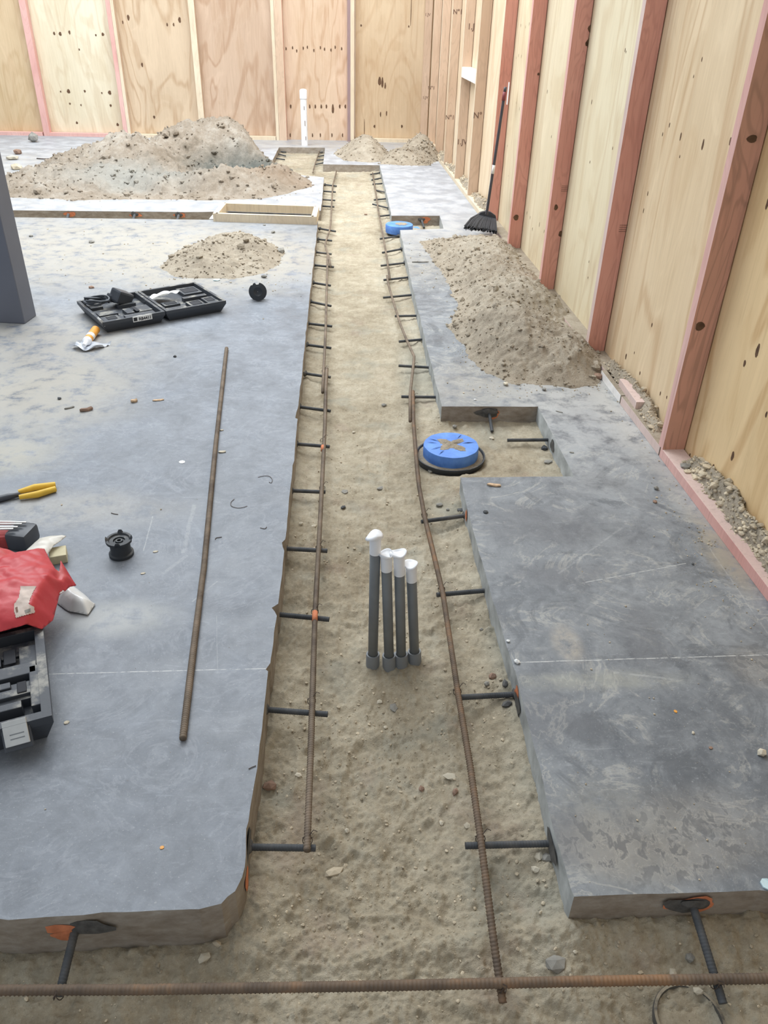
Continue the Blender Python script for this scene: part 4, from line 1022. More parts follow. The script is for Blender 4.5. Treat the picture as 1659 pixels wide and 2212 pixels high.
# far dark drain bowl
c3 = Vector(P(745, 372, -.14)); e = empty('drain_bowl', c3, 'small dark drain bowl with a pale lid at the far end of the trench', 'drain')
m = MB(); m.lathe([(.05, 0), (.08, .02), (.135, .085), (.14, .10), (.13, .10)], c3, 32); smooth_angle(m.build('bowl', MAT['black_plastic'], e), 40)
m = MB(); m.lathe([(.13, .101), (.125, .108), (.001, .11)], c3, 32, close=False); m.build('lid', MAT['stone_pale'], e)
# half buried ring, bottom right
cr = (Vector(P(1415, 2212, -.135)) + Vector(P(1562, 2200, -.135))) / 2
wl_ = Vector(P(1412, 2210, -.135)); wr_ = Vector(P(1562, 2205, -.135)); Rr = (wr_ - wl_).length / 2
e = empty('drain_ring', cr, 'dirt-filled round drain ring half buried beside the front right dowel', 'drain')
cr = Vector((cr.x, cr.y, soil_z(cr.x, cr.y) + .004))
m = MB(); m.lathe([(Rr * 1.0, -.05), (Rr * 1.0, .010), (Rr * .98, .014), (Rr * .90, .014), (Rr * .88, .008), (Rr * .88, -.05)], cr, 56, close=False); smooth_angle(m.build('ring', dusty('dusty_dark_plastic', (.10, .095, .085), (.36, .31, .23), .95, .8, 16, 0, .3), e), 40)
m = MB(); m.lathe([(Rr * .885, .0), (Rr * .6, .004), (.001, .006)], cr, 40, jit=jitr(2, .01), close=False); m.build('dirt_fill', MAT['soil'], e, True)['kind'] = 'stuff'

# ------------------------------------------------------------------ steel column
fc = P(54, 700); rc = P(79, 682); dcol = Vector(rc - fc); wside = dcol.length
m = MB(); ang = math.atan2(dcol.y, dcol.x) - math.pi / 2
Rcol = rotz(ang); cc = Vector(fc) + Rcol @ Vector((-.11, wside / 2, 1.6)); m.box(cc, (.22, wside, 3.2), Rcol, bev=.006)
e = empty('steel_column', (cc.x, cc.y, 0), 'charcoal painted steel column standing on the slab beside the open case', 'column')
m.build('shaft', MAT['steel_col'], e)

# ------------------------------------------------------------------ timber frame over the cross cut
Zt = .075
pts = [Vector(P(465, 461, Zt)), Vector(P(678, 468, Zt)), Vector(P(684, 445, Zt)), Vector(P(484, 438, Zt))]
e = empty('formwork_box', ((pts[0].x + pts[2].x) / 2, (pts[0].y + pts[2].y) / 2, 0), 'pale pine rectangular formwork frame laid over the narrow cross cut', 'formwork')
def board(a, b, w, h, mat, name, parent, z=None):
    a = Vector(a); b = Vector(b); mid = (a + b) / 2; m = MB(); m.box((mid.x, mid.y, (z if z is not None else Zt - h / 2)), ((b - a).length, w, h), frame_from((b - a)), bev=.002); return m.build(name, MAT[mat], parent)
board(pts[0] + Vector((0, .02, 0)), pts[1] + Vector((0, .02, 0)), .04, .09, 'pine', 'rail', e); board(pts[3], pts[2], .04, .09, 'pine', 'rail', e)
board(pts[0], pts[3], .05, .088, 'pine', 'end_board', e); board(pts[1], pts[2], .05, .088, 'pine', 'end_board', e)
board(pts[0] + (pts[3] - pts[0]) * .35, pts[1] + (pts[2] - pts[1]) * .35, .05, .03, 'pine', 'inner_board', e, Zt - .05)
m = MB(); m.tube([Vector(P(493, 458, .03)), Vector(P(672, 464, .03))], .007, 8)
tag(m.build('steel_rod', MAT['dowel']), 'thin dark steel rod lying inside the pine frame', 'rod')
m = MB(); q = Vector(P(462, 470, .003)); m.prism([(P(452, 474)[0], P(452, 474)[1]), (P(482, 474)[0], P(482, 474)[1]), (P(470, 462)[0], P(470, 462)[1]), (P(462, 462)[0], P(462, 462)[1])], .0, .006)
tag(m.build('plastic_scrap', MAT['paper']), 'white plastic scrap poking from the corner of the pine frame', 'scrap')

# ------------------------------------------------------------------ far open tool case
def case_half(e, o0, ex, ey, w, d, h, name, seed, rim=.018, cav=()):
    """open tray: o0 corner at ground, ex, ey unit vectors, sizes; returns matrix to place things"""
    def pt(u, v, z): return o0 + ex * u + ey * v + Vector((0, 0, z))
    m = MB()
    R = frame_from(ex)
    def bx_(u0, u1, v0, v1, z0, z1, mi=0, bev=.0):
        m.box(pt((u0 + u1) / 2, (v0 + v1) / 2, (z0 + z1) / 2), (u1 - u0, v1 - v0, z1 - z0), R, mi=mi, bev=bev)
    tp = .03  # tapered skirt
    bot = [pt(tp, tp, 0), pt(w - tp, tp, 0), pt(w - tp, d - tp, 0), pt(tp, d - tp, 0)]
    top = [pt(0, 0, h * .75), pt(w, 0, h * .75), pt(w, d, h * .75), pt(0, d, h * .75)]
    t2 = [pt(0, 0, h), pt(w, 0, h), pt(w, d, h), pt(0, d, h)]
    t3_ = [pt(rim, rim, h), pt(w - rim, rim, h), pt(w - rim, d - rim, h), pt(rim, d - rim, h)]
    t4 = [pt(rim + .004, rim + .004, h * .55), pt(w - rim - .004, rim + .004, h * .55), pt(w - rim - .004, d - rim - .004, h * .55), pt(rim + .004, d - rim - .004, h * .55)]
    b0 = len(m.v); m.v += [tuple(p) for p in bot + top + t2 + t3_ + t4]
    m.f.append((b0, b0 + 1, b0 + 2, b0 + 3)); m.m.append(0)
    for L in range(4):
        for k in range(4):
            a = b0 + L * 4 + k; c = b0 + L * 4 + (k + 1) % 4; m.f.append((a, c, c + 4, a + 4)); m.m.append(0)
    m.f.append(tuple(b0 + 16 + k for k in range(4))); m.m.append(0)
    shell = m.build(name, MAT['case'], e)
    ins = MB()
    r2 = random.Random(seed)
    m = ins
    for k in cav:
        u0, u1, v0, v1, z0, z1, mi = k
        bx_(u0 * w, u1 * w, v0 * d, v1 * d, z0 * h, z1 * h, mi, .003)
    ins.build('moulded_insert', [MAT['case'], MAT['recess_shade']], e)
    return pt
Zr = .078
Fp = Vector(P(221, 697, Zr)); Lp = Vector(P(129, 663, Zr)); Rp = Vector(P(467, 656, Zr)); HFp = Vector(P(351, 682, Zr))
an = math.radians(33); ex = Vector((math.cos(an), math.sin(an), 0)); ey = Vector((-ex.y, ex.x, 0))
wA = .41; wB = .43; dA = .50; o0 = Vector((Fp.x, Fp.y, 0))
e = empty('tool_case', o0 + ex * wA, 'open black tool case in two hinged halves with a corded tool on it', 'tool case')
cavA = [(.08, .35, .10, .30, .5, .80, 0), (.42, .9, .10, .22, .5, .82, 0), (.5, .62, .25, .45, .5, .85, 0), (.70, .92, .26, .5, .5, .8, 0), (.1, .4, .36, .5, .5, .78, 0), (.1, .3, .7, .9, .5, .8, 0), (.66, .72, .28, .48, .79, .84, 1), (.15, .3, .15, .26, .79, .82, 1), (.5, .8, .6, .66, .5, .86, 0)]
cavB = [(.06, .4, .08, .2, .5, .82, 0), (.46, .7, .08, .3, .5, .85, 0), (.75, .94, .1, .35, .5, .85, 0), (.12, .38, .3, .45, .5, .8, 0), (.5, .9, .42, .5, .5, .88, 0), (.6, .92, .6, .9, .5, .85, 0), (.5, .66, .12, .26, .84, .86, 1), (.78, .9, .16, .30, .84, .87, 1), (.16, .34, .33, .42, .79, .82, 1), (.64, .88, .66, .84, .84, .87, 1)]
ptA = case_half(e, o0, ex, ey, wA - .004, dA, Zr, 'near_tray', 1, cav=cavA)
ex2 = (Rp - HFp); ex2.z = 0; ex2.normalize(); ex2 = ex
ptB = case_half(e, o0 + ex * (wA + .004), ex, ey, wB * .98, dA * 1.0, Zr, 'far_tray', 2, cav=cavB)
m = MB(); m.box(ptA(.004, .03, Zr * .95), (.012, .055, .05), frame_from(ex) @ Matrix.Rotation(-.5, 3, 'Y'), bev=.002); m.build('latch', MAT['metal'], e)
m = MB(); R_ = frame_from(ex); m.box(ptA(wA * .62, -.0015, Zr * .80) , (.125, .004, .034), R_); stick = m.build('sticker', MAT['paper'], e)
text_mesh('sticker_text', 'RB4411', .026, MAT['text_black'], stick, Matrix.Translation(ptA(wA * .62 + .016, -.0042, Zr * .76)) @ Matrix((ex, Vector((0, 0, 1)), -ey)).transposed().to_4x4(), .0008)
m = MB(); m.box(ptA(wA * .62 - .047, -.0040, Zr * .80), (.022, .001, .022), R_); m.build('sticker_logo', MAT['text_black'], stick)
for u in (.25, .75):
    pass
# corded tool on the near tray
tb = ptA(wA * .62, dA * .72, Zr * .9); e2 = empty('power_tool', tb, 'dark corded power tool resting in the near half of the open case', 'power tool')
m = MB(); Rt = frame_from(ex) @ Matrix.Rotation(.5, 3, 'Y') @ Matrix.Rotation(.4, 3, 'Z'); m.box(tb + Vector((0, 0, .03)), (.13, .09, .085), Rt, bev=.014); m.box(tb + Vector((-.05, .0, .02)), (.10, .05, .05), Rt, bev=.012); m.build('body', MAT['case_clean'], e2)
m = MB(); cb = ptA(wA * .22, dA * .72, Zr * .95)
m.tube([cb + Vector((.075 * math.cos(t) * (1 + .12 * math.sin(t * .7)), .055 * math.sin(t), .018 + .006 * math.sin(t * 2.3) + t * .0012)) for t in np.linspace(0, 22, 90)] + [tb + Vector((-.06, 0, .02))], .0065, 8); m.build('cord', MAT['case_clean'], e2, True)
# papers
pc = ptB(wB * .22, dA * .62, Zr * .98)
X_, Y_ = np.meshgrid(np.linspace(-1, 1, 16), np.linspace(-1, 1, 10)); zz = .018 * np.sin(X_ * 2.2 + .5) + .010 * np.cos(Y_ * 3 + X_ * 2) + .012
V = np.stack([(pc.x + X_ * .085 + Y_ * .03).ravel(), (pc.y + Y_ * .06 * (1 - .3 * X_) + X_ * .02).ravel(), (pc.z + zz).ravel()], -1)
tag(fast_mesh('crumpled_paper', V, grid_faces(10, 16), MAT['paper']), 'crumpled white paper in the far half of the open case', 'paper')

# caulking cartridge
a = Vector(P(182, 745, .028)); b = Vector(P(207, 712, .030)); dv = (b - a).normalized(); e = empty('sealant_cartridge', (a.x, a.y, 0), 'orange sealant cartridge with white nozzle end beside the open case', 'cartridge')
z_ = dv; x_ = dv.orthogonal().normalized(); y_ = z_.cross(x_); Rr_ = Matrix((x_, y_, z_)).transposed(); Ln = (b - a).length
m = MB(); m.lathe([(.025, .07), (.025, Ln)], a, 24, R=Rr_); smooth_angle(m.build('tube', MAT['orange_tube'], e), 40)
m = MB(); m.lathe([(.004, -.015), (.012, -.01), (.014, .03), (.022, .045), (.026, .05), (.026, .075)], a, 20, R=Rr_); smooth_angle(m.build('nozzle', MAT['tape'], e), 40)
m = MB(); m.lathe([(.0255, .11), (.0255, .15)], a, 24, R=Rr_, close=False); m.build('print_band', MAT['paper'], e)
pc = a + Vector((.03, -.0, -.02)); X_, Y_ = np.meshgrid(np.linspace(-1, 1, 14), np.linspace(-1, 1, 12)); zz = .012 + .010 * np.sin(X_ * 5 + Y_ * 2) + .008 * np.cos(Y_ * 6)
V = np.stack([(pc.x + X_ * .09 + Y_ * .02).ravel(), (pc.y + Y_ * .05 * (1 - .4 * X_ * X_) + X_ * .05 * np.sign(X_)).ravel(), np.maximum(.002, zz).ravel()], -1)
tag(fast_mesh('plastic_wrapper', V, grid_faces(12, 14), plain('clear_film', (.62, .65, .70), .3, 0, .5, .1)), 'crinkled clear wrapper under the orange sealant cartridge', 'wrapper')

# round black cap standing on the slab
c = Vector(P(558, 649, 0)); Rq = frame_from(Vector((0, -1, .25)).normalized(), (0, .25, 1)); rad = .062
z_ = Vector((.12, -.95, .28)).normalized(); x_ = z_.orthogonal().normalized(); y_ = z_.cross(x_); Rq = Matrix((x_, y_, z_)).transposed()
NA = math.atan2(y_.z, x_.z)
def notch(q, a_):
    r = math.hypot(q.x, q.y)
    if r > .05:
        k = 1 - (.22 if abs((a_ - NA + math.pi) % (2 * math.pi) - math.pi) < .22 else 0) - (.08 if abs((a_ - NA - .6 + math.pi) % (2 * math.pi) - math.pi) < .12 else 0); return Vector((q.x * k, q.y * k, q.z))
    return q
m = MB(); m.lathe([(.02, -.05), (rad, -.045), (rad, -.036), (.03, -.034), (.03, .0), (rad, .002), (rad, .012), (.03, .016), (.018, .008), (.001, .008)], c + Vector((0, 0, rad * 1.0)), 60, R=Rq, jit=notch, close=False)
tag(smooth_angle(m.build('wire_spool', MAT['black_plastic']), 35), 'empty black plastic wire spool standing on edge near the trench, beyond the open case', 'spool')
# upright spool
c = Vector(P(263, 1198, 0)); wsp = (Vector(P(291, 1190, 0)) - Vector(P(235, 1190, 0))).length / 2
def notch2(q, a_):
    r = math.hypot(q.x, q.y)
    if r > wsp * .85 and q.z > .05:
        k = 1.0; z = q.z + (.010 if math.sin(a_ * 4 + 1) > .72 else 0); return Vector((q.x * k, q.y * k, z))
    return q
m = MB(); m.lathe([(wsp * .8, 0), (wsp * .93, .002), (wsp * .93, .012), (wsp * .80, .016), (wsp * .76, .022), (wsp * .76, .058), (wsp * .98, .062), (wsp, .066), (wsp * .98, .072), (wsp * .8, .072), (wsp * .72, .066), (wsp * .45, .066), (wsp * .42, .060), (wsp * .30, .060), (wsp * .26, .066), (wsp * .15, .066), (wsp * .13, .02), (.001, .02)], c, 56, jit=notch2)
tag(smooth_angle(m.build('wire_spool', MAT['black_plastic']), 35), 'black plastic wire spool sitting upright on the slab beside the red sack', 'spool')

# pliers / cutters with yellow grips
e = empty('wire_cutters', P(60, 1065, .012), 'wire cutters with yellow grips and black jaws at the left edge of the slab', 'wire cutters')
for (p0, p1, p2, nm) in (((40, 1063), (75, 1053), (120, 1047), 'g'), ((42, 1074), (80, 1068), (120, 1056), 'h')):
    m = MB(); m.tube([P(*p0, .014), P(*p1, .017), P(*p2, .014)], [.010, .0145, .0125], 14); smooth_angle(m.build('grip', MAT['yellow'], e), 60)
m = MB(); m.tube([P(-45, 1092, .012), P(-10, 1080, .014), P(18, 1073, .014), P(44, 1068, .014)], [.008, .014, .013, .009], 12); m.build('jaws', MAT['case_clean'], e, True)

# ------------------------------------------------------------------ near case (bottom left)
Zn = .105
rt = Vector(P(92, 1348, Zn)); rb = Vector(P(112, 1545, Zn)); ev = (rt - rb); ev.z = 0; dN = ev.length * 1.22; ey_ = ev.normalized(); ex_ = Vector((ey_.y, -ey_.x, 0))
oN = Vector((rb.x, rb.y, 0)) - ex_ * .42
e = empty('tool_case', oN + ex_ * .2, 'open dusty black tool case with a silver latch, under the red sack', 'tool case')
cavN = [(.02, .97, .80, .84, .5, .92, 0), (.05, .93, .66, .78, .5, .64, 0), (.30, .70, .54, .64, .5, .88, 0), (.72, .80, .54, .67, .86, .90, 1), (.82, .96, .48, .68, .5, .86, 0), (.20, .93, .40, .50, .5, .97, 0), (.40, .62, .30, .36, .5, .92, 0), (.55, .88, .22, .37, .5, .84, 0), (.66, .90, .24, .30, .83, .96, 0), (.60, .82, .145, .20, .5, .93, 0),
        (.62, .82, .085, .135, .56, .62, 1), (.88, .96, .12, .46, .5, .97, 0), (.30, .50, .18, .28, .56, .62, 1), (.08, .5, .05, .16, .5, .88, 0), (.66, .76, .31, .36, .5, .99, 0), (.80, .86, .25, .34, .95, .99, 1), (.45, .56, .24, .29, .5, .96, 0), (.34, .42, .31, .37, .92, .95, 1)]
ptN = case_half(e, oN, ex_, ey_, .42, dN, Zn, 'tray', 5, .026, cavN)
m = MB(); Rn = frame_from(ex_) @ Matrix.Rotation(-.9, 3, 'X').inverted()
Rn = frame_from(ex_) @ Matrix.Rotation(1.05, 3, 'X')
lc = Vector(P(34, 1575, .088)) - ey_ * .012; RL = frame_from(ex_) @ Matrix.Rotation(.85, 3, 'X'); m.box(lc, (.062, .068, .007), RL, bev=.002); latch = m.build('latch', MAT['metal'], e)
m = MB(); m.box(lc + RL @ Vector((.0, -.012, -.012)), (.074, .072, .014), RL, bev=.004); m.build('latch_base', MAT['case_clean'], e)
m = MB()
for k in (-1, 1): m.box(lc + RL @ Vector((.002, -.010 + k * .006, .0038)), (.036, .003, .0012), RL)
m.build('latch_ridges', MAT['coupling'], latch)

# ------------------------------------------------------------------ red sack and what lies around it
def sheet(name, outline, zf, mat, parent=None, res=.006, seed=0, folds=.012, thick=.003):
    """soft plastic: a crumpled surface bounded by a world outline, closed underneath"""
    poly = np.array(outline); mn = poly.min(0); mx = poly.max(0); xs = np.arange(mn[0], mx[0] + res, res); ys = np.arange(mn[1], mx[1] + res, res)
    X, Y = np.meshgrid(xs, ys); ins = np.zeros(X.shape, bool); dist = np.full(X.shape, 1e9); n = len(poly)
    for i in range(n):
        a = poly[i]; b = poly[(i + 1) % n]; cond = ((a[1] > Y) != (b[1] > Y)); xi = (b[0] - a[0]) * (Y - a[1]) / (b[1] - a[1] + 1e-12) + a[0]; ins ^= cond & (X < xi)
        d = b - a; t = np.clip(((X - a[0]) * d[0] + (Y - a[1]) * d[1]) / (d ** 2).sum(), 0, 1); dist = np.minimum(dist, np.hypot(X - a[0] - t * d[0], Y - a[1] - t * d[1]))
    # pull the first outside ring onto the outline for a clean border
    Fq = grid_faces(*X.shape); cor = ins.ravel()[Fq].sum(1) >= 1; Fq = Fq[cor]
    PX, PY = X.ravel().copy(), Y.ravel().copy()
    for k in np.unique(Fq):
        if not ins.ravel()[k]:
            best = 1e9
            for i in range(n):
                a = poly[i]; b = poly[(i + 1) % n]; d = b - a; t = min(1, max(0, ((X.ravel()[k] - a[0]) * d[0] + (Y.ravel()[k] - a[1]) * d[1]) / (d ** 2).sum())); q = a + d * t; dd = (q[0] - X.ravel()[k]) ** 2 + (q[1] - Y.ravel()[k]) ** 2
                if dd < best: best = dd; PX[k], PY[k] = q
    sd = np.where(ins, dist, 0).ravel()
    crease = np.abs(fbm(PX * 9 + 3, PY * 9, seed, 3)) * folds * 1.6 + fbm(PX * 26, PY * 26, seed + 4, 3) * folds * .35
    Z = zf(PX, PY, sd) + crease * np.clip(sd / .02, 0.25, 1)
    used = np.unique(Fq); rm = -np.ones(X.size, int); rm[used] = np.arange(len(used))
    V = np.stack([PX, PY, Z], -1)[used]
    o = fast_mesh(name, V, rm[Fq], mat, True, parent)
    md = o.modifiers.new('thickness', 'SOLIDIFY'); md.thickness = thick; md.offset = -1
    return o
def ol(lst): return [tuple(P(x, y, z)[:2]) for x, y, z in lst]
zb = .15
bag = empty('sack', P(60, 1280, 0), 'crumpled red plastic sack with a white panel, draped over the near tool case', 'sack')
redo = ol([(-160, 1200, .12), (-30, 1196, .12), (0, 1198, .12), (22, 1202, .12), (42, 1211, .12), (70, 1206, .12), (100, 1201, .12), (112, 1222, .13), (127, 1250, .12), (129, 1268, .10), (146, 1270, .03), (172, 1292, .025), (160, 1302, .025), (150, 1313, .03), (135, 1310, .06), (110, 1322, .13), (85, 1338, .15), (40, 1352, .155), (0, 1362, .155), (-160, 1390, .155)])
def zred(X, Y, sd):
    c = P(30, 1270, 0); t = P(160, 1300, 0); w = np.clip((X - P(96, 1290, .13)[0]) / .10, 0, 1)
    return .150 * (1 - w) + .022 * w + .050 * (1 - np.exp(-sd / .05)) * (1 - .8 * w)
r_ = sheet('red_panel', redo, zred, MAT['red_bag'], bag, .0055, 3, .016)
wto = ol([(118, 1232, .06), (142, 1240, .05), (163, 1255, .04), (180, 1270, .035), (196, 1288, .03), (205, 1300, .015), (200, 1315, .004), (190, 1330, .003), (150, 1322, .003), (138, 1308, .02), (120, 1290, .03), (118, 1255, .05)])
sheet('white_panel', wto, lambda X, Y, sd: .004 + .050 * (1 - np.exp(-sd / .03)), plain('white_sack_plastic', (.74, .74, .72), .25, 0, .6, .1, 9), bag, .005, 9, .010)
clo = ol([(-60, 1190, .06), (0, 1194, .06), (20, 1200, .06), (45, 1196, .06), (65, 1178, .06), (85, 1160, .06), (110, 1151, .07), (132, 1149, .07), (143, 1156, .06), (132, 1170, .05), (118, 1186, .04), (104, 1200, .05), (100, 1212, .07), (60, 1220, .08), (10, 1222, .08), (-60, 1230, .08)])
sheet('clear_mouth', clo, lambda X, Y, sd: .055 + .022 * (1 - np.exp(-sd / .03)), MAT['white_bag'], bag, .006, 14, .012)
# white printed label area on the red sack
def on_sack(px, py, z): return Vector(P(px, py, z))
lab = [(44, 1266), (80, 1266), (72, 1280), (66, 1294), (63, 1304), (74, 1310), (77, 1324), (60, 1328), (34, 1336), (29, 1318), (30, 1304), (40, 1290)]
bv = bpy.context.evaluated_depsgraph_get()
def ray_on(o, px, py, lift=.0015):
    d = Vector(ray(px, py)).normalized(); org = Vector((0, 0, H)); dep = bpy.context.evaluated_depsgraph_get()
    inv = o.matrix_world.inverted(); hit, loc, nn, _ = o.ray_cast(inv @ org, (inv.to_3x3() @ d).normalized())
    if not hit: return None
    return o.matrix_world @ loc - d * lift
bpy.context.view_layer.update()
def decal(name, outline, target, mat, parent, step=3.0, lift=.002):
    """a printed patch that follows the surface it is printed on"""
    poly = np.array(outline, float); mn = poly.min(0); mx = poly.max(0); xs = np.arange(mn[0], mx[0] + step, step); ys = np.arange(mn[1], mx[1] + step, step)
    V = []; idx = {}; F_ = []
    def inside(x, y):
        r = False; n = len(poly)
        for i in range(n):
            a = poly[i]; b = poly[(i + 1) % n]
            if (a[1] > y) != (b[1] > y) and x < (b[0] - a[0]) * (y - a[1]) / (b[1] - a[1]) + a[0]: r = not r
        return r
    for j, y in enumerate(ys):
        for i, x in enumerate(xs):
            if inside(x, y):
                q = ray_on(target, x, y, lift)
                if q is not None: idx[(i, j)] = len(V); V.append(tuple(q))
    for (i, j) in list(idx):
        if (i + 1, j) in idx and (i, j + 1) in idx and (i + 1, j + 1) in idx: F_.append((idx[(i, j)], idx[(i + 1, j)], idx[(i + 1, j + 1)], idx[(i, j + 1)]))
    if F_: return mesh(name, V, F_, mat, parent, True)
decal('printed_panel', lab, r_, plain('pale_print', (.60, .50, .44), .6, 0, .3, .2, 30), bag, 1.5)
decal('print_block', [(32, 1312), (38, 1310), (40, 1322), (35, 1324)], r_, MAT['stamp'], bag, 1.0, .003)
decal('print_block', [(52, 1318), (66, 1313), (67, 1321), (55, 1326)], r_, MAT['stone_grey'], bag, 1.0, .003)
decal('print_block', [(126, 1282), (136, 1274), (150, 1282), (160, 1290), (150, 1292), (145, 1284), (135, 1283)], r_, MAT['paper'], bag, 1.0, .003)
decal('print_block', [(142, 1291), (156, 1288), (158, 1293), (145, 1296)], r_, MAT['paper'], bag, 1.0, .003)

# wooden block
Rb = rotz(.5); cb = Vector(P(126, 1212, .0)); m = MB(); m.box(cb + Vector((0, .012, .018)), (.060, .065, .036), rotz(.30), bev=.003)
tag(m.build('wood_block', MAT['cream_block']), 'small cream wooden block next to the mouth of the red sack', 'wood block')
# cordless tool battery end
cb = Vector(P(48, 1187, 0)); e = empty('cordless_tool', cb, 'black cordless tool with red body and silver blades behind the red sack', 'power tool')
m = MB(); m.box(cb + Vector((.0, .03, .040)), (.085, .10, .072), rotz(-.2), bev=.016); smooth_angle(m.build('battery', MAT['case_clean'], e), 50)
m = MB(); m.box(cb + Vector((-.10, .02, .035)), (.12, .07, .06), rotz(.1), bev=.015); m.build('body', plain('red_tool_body', (.45, .06, .06), .5), e)
for k in range(4):
    m = MB(); z = .086 + .003 * (k % 2); y = .06 - k * .018; m.box(cb + Vector((-.065, y, z)), (.16 - .02 * k, .007, .006), rotz(-.06 + .03 * k), bev=.002); m.build('blade', MAT['metal'], e)

# ------------------------------------------------------------------ broom
hb = Vector(P(1051, 463, .19)); ht = Vector(onplane(1092, 188, WA - wn_ * .015, wn_))
e = empty('broom', (hb.x, hb.y, .1), 'black angled broom leaning on a red stud with its bristles on the dirt heap', 'broom')
dv = (ht - hb).normalized(); Ln = (ht - hb).length
smooth_angle(MB().tube([hb, hb + dv * (Ln * .93)], .0125, 12).build('handle', MAT['handle'], e), 50)
MB().tube([hb + dv * Ln * .90, hb + dv * Ln * .965], .0165, 14).build('grip', MAT['maroon'], e, True)
MB().tube([hb + dv * Ln * .965, ht], .013, 12).build('hanging_cap', MAT['case_clean'], e, True)
MB().tube([hb + dv * Ln * .335, hb + dv * Ln * .405], .0140, 12).build('sticker', MAT['paper'], e, True)
# head block and bristles
A0 = Vector(P(1033, 458, .18)); A1 = Vector(P(1072, 466, .15)); hx = (A1 - A0).normalized()
m = MB(); mid = (A0 + A1) / 2
prof = [(-1.0, -.022), (-.75, .004), (-.2, .026), (.3, .024), (.9, .002), (1.0, -.022)]
hw = (A1 - A0).length / 2; yv = Vector((0, 0, 1)).cross(hx).normalized(); zv = hx.cross(yv)
if zv.z < 0: zv = -zv
fr_ = [mid + hx * hw * u + zv * v - yv * .022 for u, v in prof]; bk_ = [p + yv * .044 for p in fr_]
b0 = len(m.v); m.v += [tuple(p) for p in fr_ + bk_]; k = len(prof); m.f.append(tuple(range(k))[::-1]); m.f.append(tuple(range(k, 2 * k)))
for i in range(k): j = (i + 1) % k; m.f.append((i, j, k + j, k + i))
m.m += [0] * (k + 2); m.build('head', MAT['case_clean'], e)
m = MB(); B0 = Vector(P(1002, 492, .14)); B1 = Vector(P(1073, 502, .10)); r3 = random.Random(4)
for i in range(420):
    u = r3.random(); w = r3.uniform(-1, 1); tp = A0.lerp(A1, u) + yv * .018 * w + Vector((0, 0, -.02)); bt = B0.lerp(B1, min(1, max(0, u + r3.uniform(-.03, .03)))) + yv * .035 * w + Vector((0, r3.uniform(-.01, .01), r3.uniform(-.012, .02)))
    mdp = tp.lerp(bt, .5) + Vector((-.01 * (1 - u), 0, .012 * (1 - u))); m.tube([tp, mdp, bt], [.0036, .0038, .0026], 4, cap=False)
br = m.build('bristles', MAT['broom_black'], e); br['kind'] = 'stuff'
# white smear / tag on the ply next to the handle
q = Vector(onplane(1098, 203, WA + wn_ * (PLY_OFF * .0), wn_)); m = MB(); m.box(Vector(onplane(1097.5, 202, WA + wn_ * .03, wn_)), (.035, .004, .17), Rw)
tag(m.build('white_tag', MAT['paper']), 'narrow white tag hanging from the top of the broom handle', 'tag')

# ------------------------------------------------------------------ stones, chips, wires and scraps
def rock(px, py, size, label, mat='stone_grey', where='soil', flat=.7, cat='stone', group=None, z=None, aspect=None):
    if where == 'soil': size *= .78
    if where == 'soil':
        p = P(px, py, ZS); zz = soil_z(p[0], p[1]); p = P(px, py, zz); zz = soil_z(p[0], p[1])
    else: p = P(px, py, z or 0.0); zz = z or 0.0
    v, f = rocks([(p[0], p[1], zz + size * flat * (.45 if where == 'soil' else .72))], [size], flat, False, .20)
    if aspect:
        v[:, 0] = p[0] + (v[:, 0] - p[0]) * aspect
    o = fast_mesh('stone' if cat == 'stone' else cat.replace(' ', '_'), v, f, MAT[mat], False); return tag(o, label, cat, group)
rock(982, 920, .022, 'rounded grey stone behind the near blue drain cap')
rock(1062, 949, .020, 'flat pale stone between the stubby dowel and the blue cap', 'stone_pale', flat=.4)
rock(1176, 969, .024, 'dark lump of concrete below the dowel in the square cut-out', 'dowel')
rock(1182, 1001, .024, 'flat dark slate chip at the corner of the square cut-out', 'stone_grey', flat=.25, aspect=1.6)
rock(931, 1017, .020, 'round stone below the flange of the near blue cap')
rock(949, 1091, .020, 'flat grey stone beside the fourth right dowel', flat=.4, aspect=1.4)
rock(967, 1102, .012, 'small dark stone near the fourth right dowel')
rock(996, 1100, .020, 'dark crumbled concrete where the fourth right dowel meets the slab', 'dowel')
rock(1165, 1847, .020, 'yellowish pebble under the nearest right dowel', 'stone_pale')
rock(1183, 1848, .019, 'grey pebble under the nearest right dowel, against the slab')
rock(1157, 1875, .013, 'small cream pebble below the yellowish one by the nearest right dowel', 'stone_pale')
rock(1203, 2075, .024, 'broad grey stone in front of the right slab', flat=.5, aspect=1.3)
rock(1245, 2047, .008, 'tiny white pebble above the broad grey stone', 'stone_pale')
rock(1493, 2066, .017, 'grey stone left of the front right dowel')
rock(1455, 2104, .019, 'pale stone just above the long crossing rebar', 'stone_pale', flat=.5)
rock(1507, 2142, .018, 'whitish stone just below the long crossing rebar', 'stone_pale', flat=.5)
rock(442, 2070, .018, 'pale flat stone in front of the left slab', 'stone_pale', flat=.5)
rock(470, 2043, .014, 'low stone by the rounded corner of the left slab', 'gravel')
rock(850, 1530, .020, 'flat greenish stone in front of the conduits', 'stone_grey', flat=.35)
rock(820, 1514, .014, 'cream stone in front of the conduits', 'stone_pale')
rock(833, 1572, .010, 'small white stone further in front of the conduits', 'stone_pale')
rock(971, 1680, .018, 'oblong pale stone left of the rusted rebar', 'stone_pale', flat=.5, aspect=1.6)
rock(910, 1704, .012, 'round brown stone in mid trench', 'stone_brown')
rock(983, 1712, .015, 'brown stone partly sunk beside the rusted rebar', 'stone_brown')
rock(954, 1778, .011, 'pale pebble left of the nearest right dowel', 'stone_pale')
rock(1010, 1786, .013, 'cream pebble between rusted rebar and the nearest right dowel', 'stone_pale')
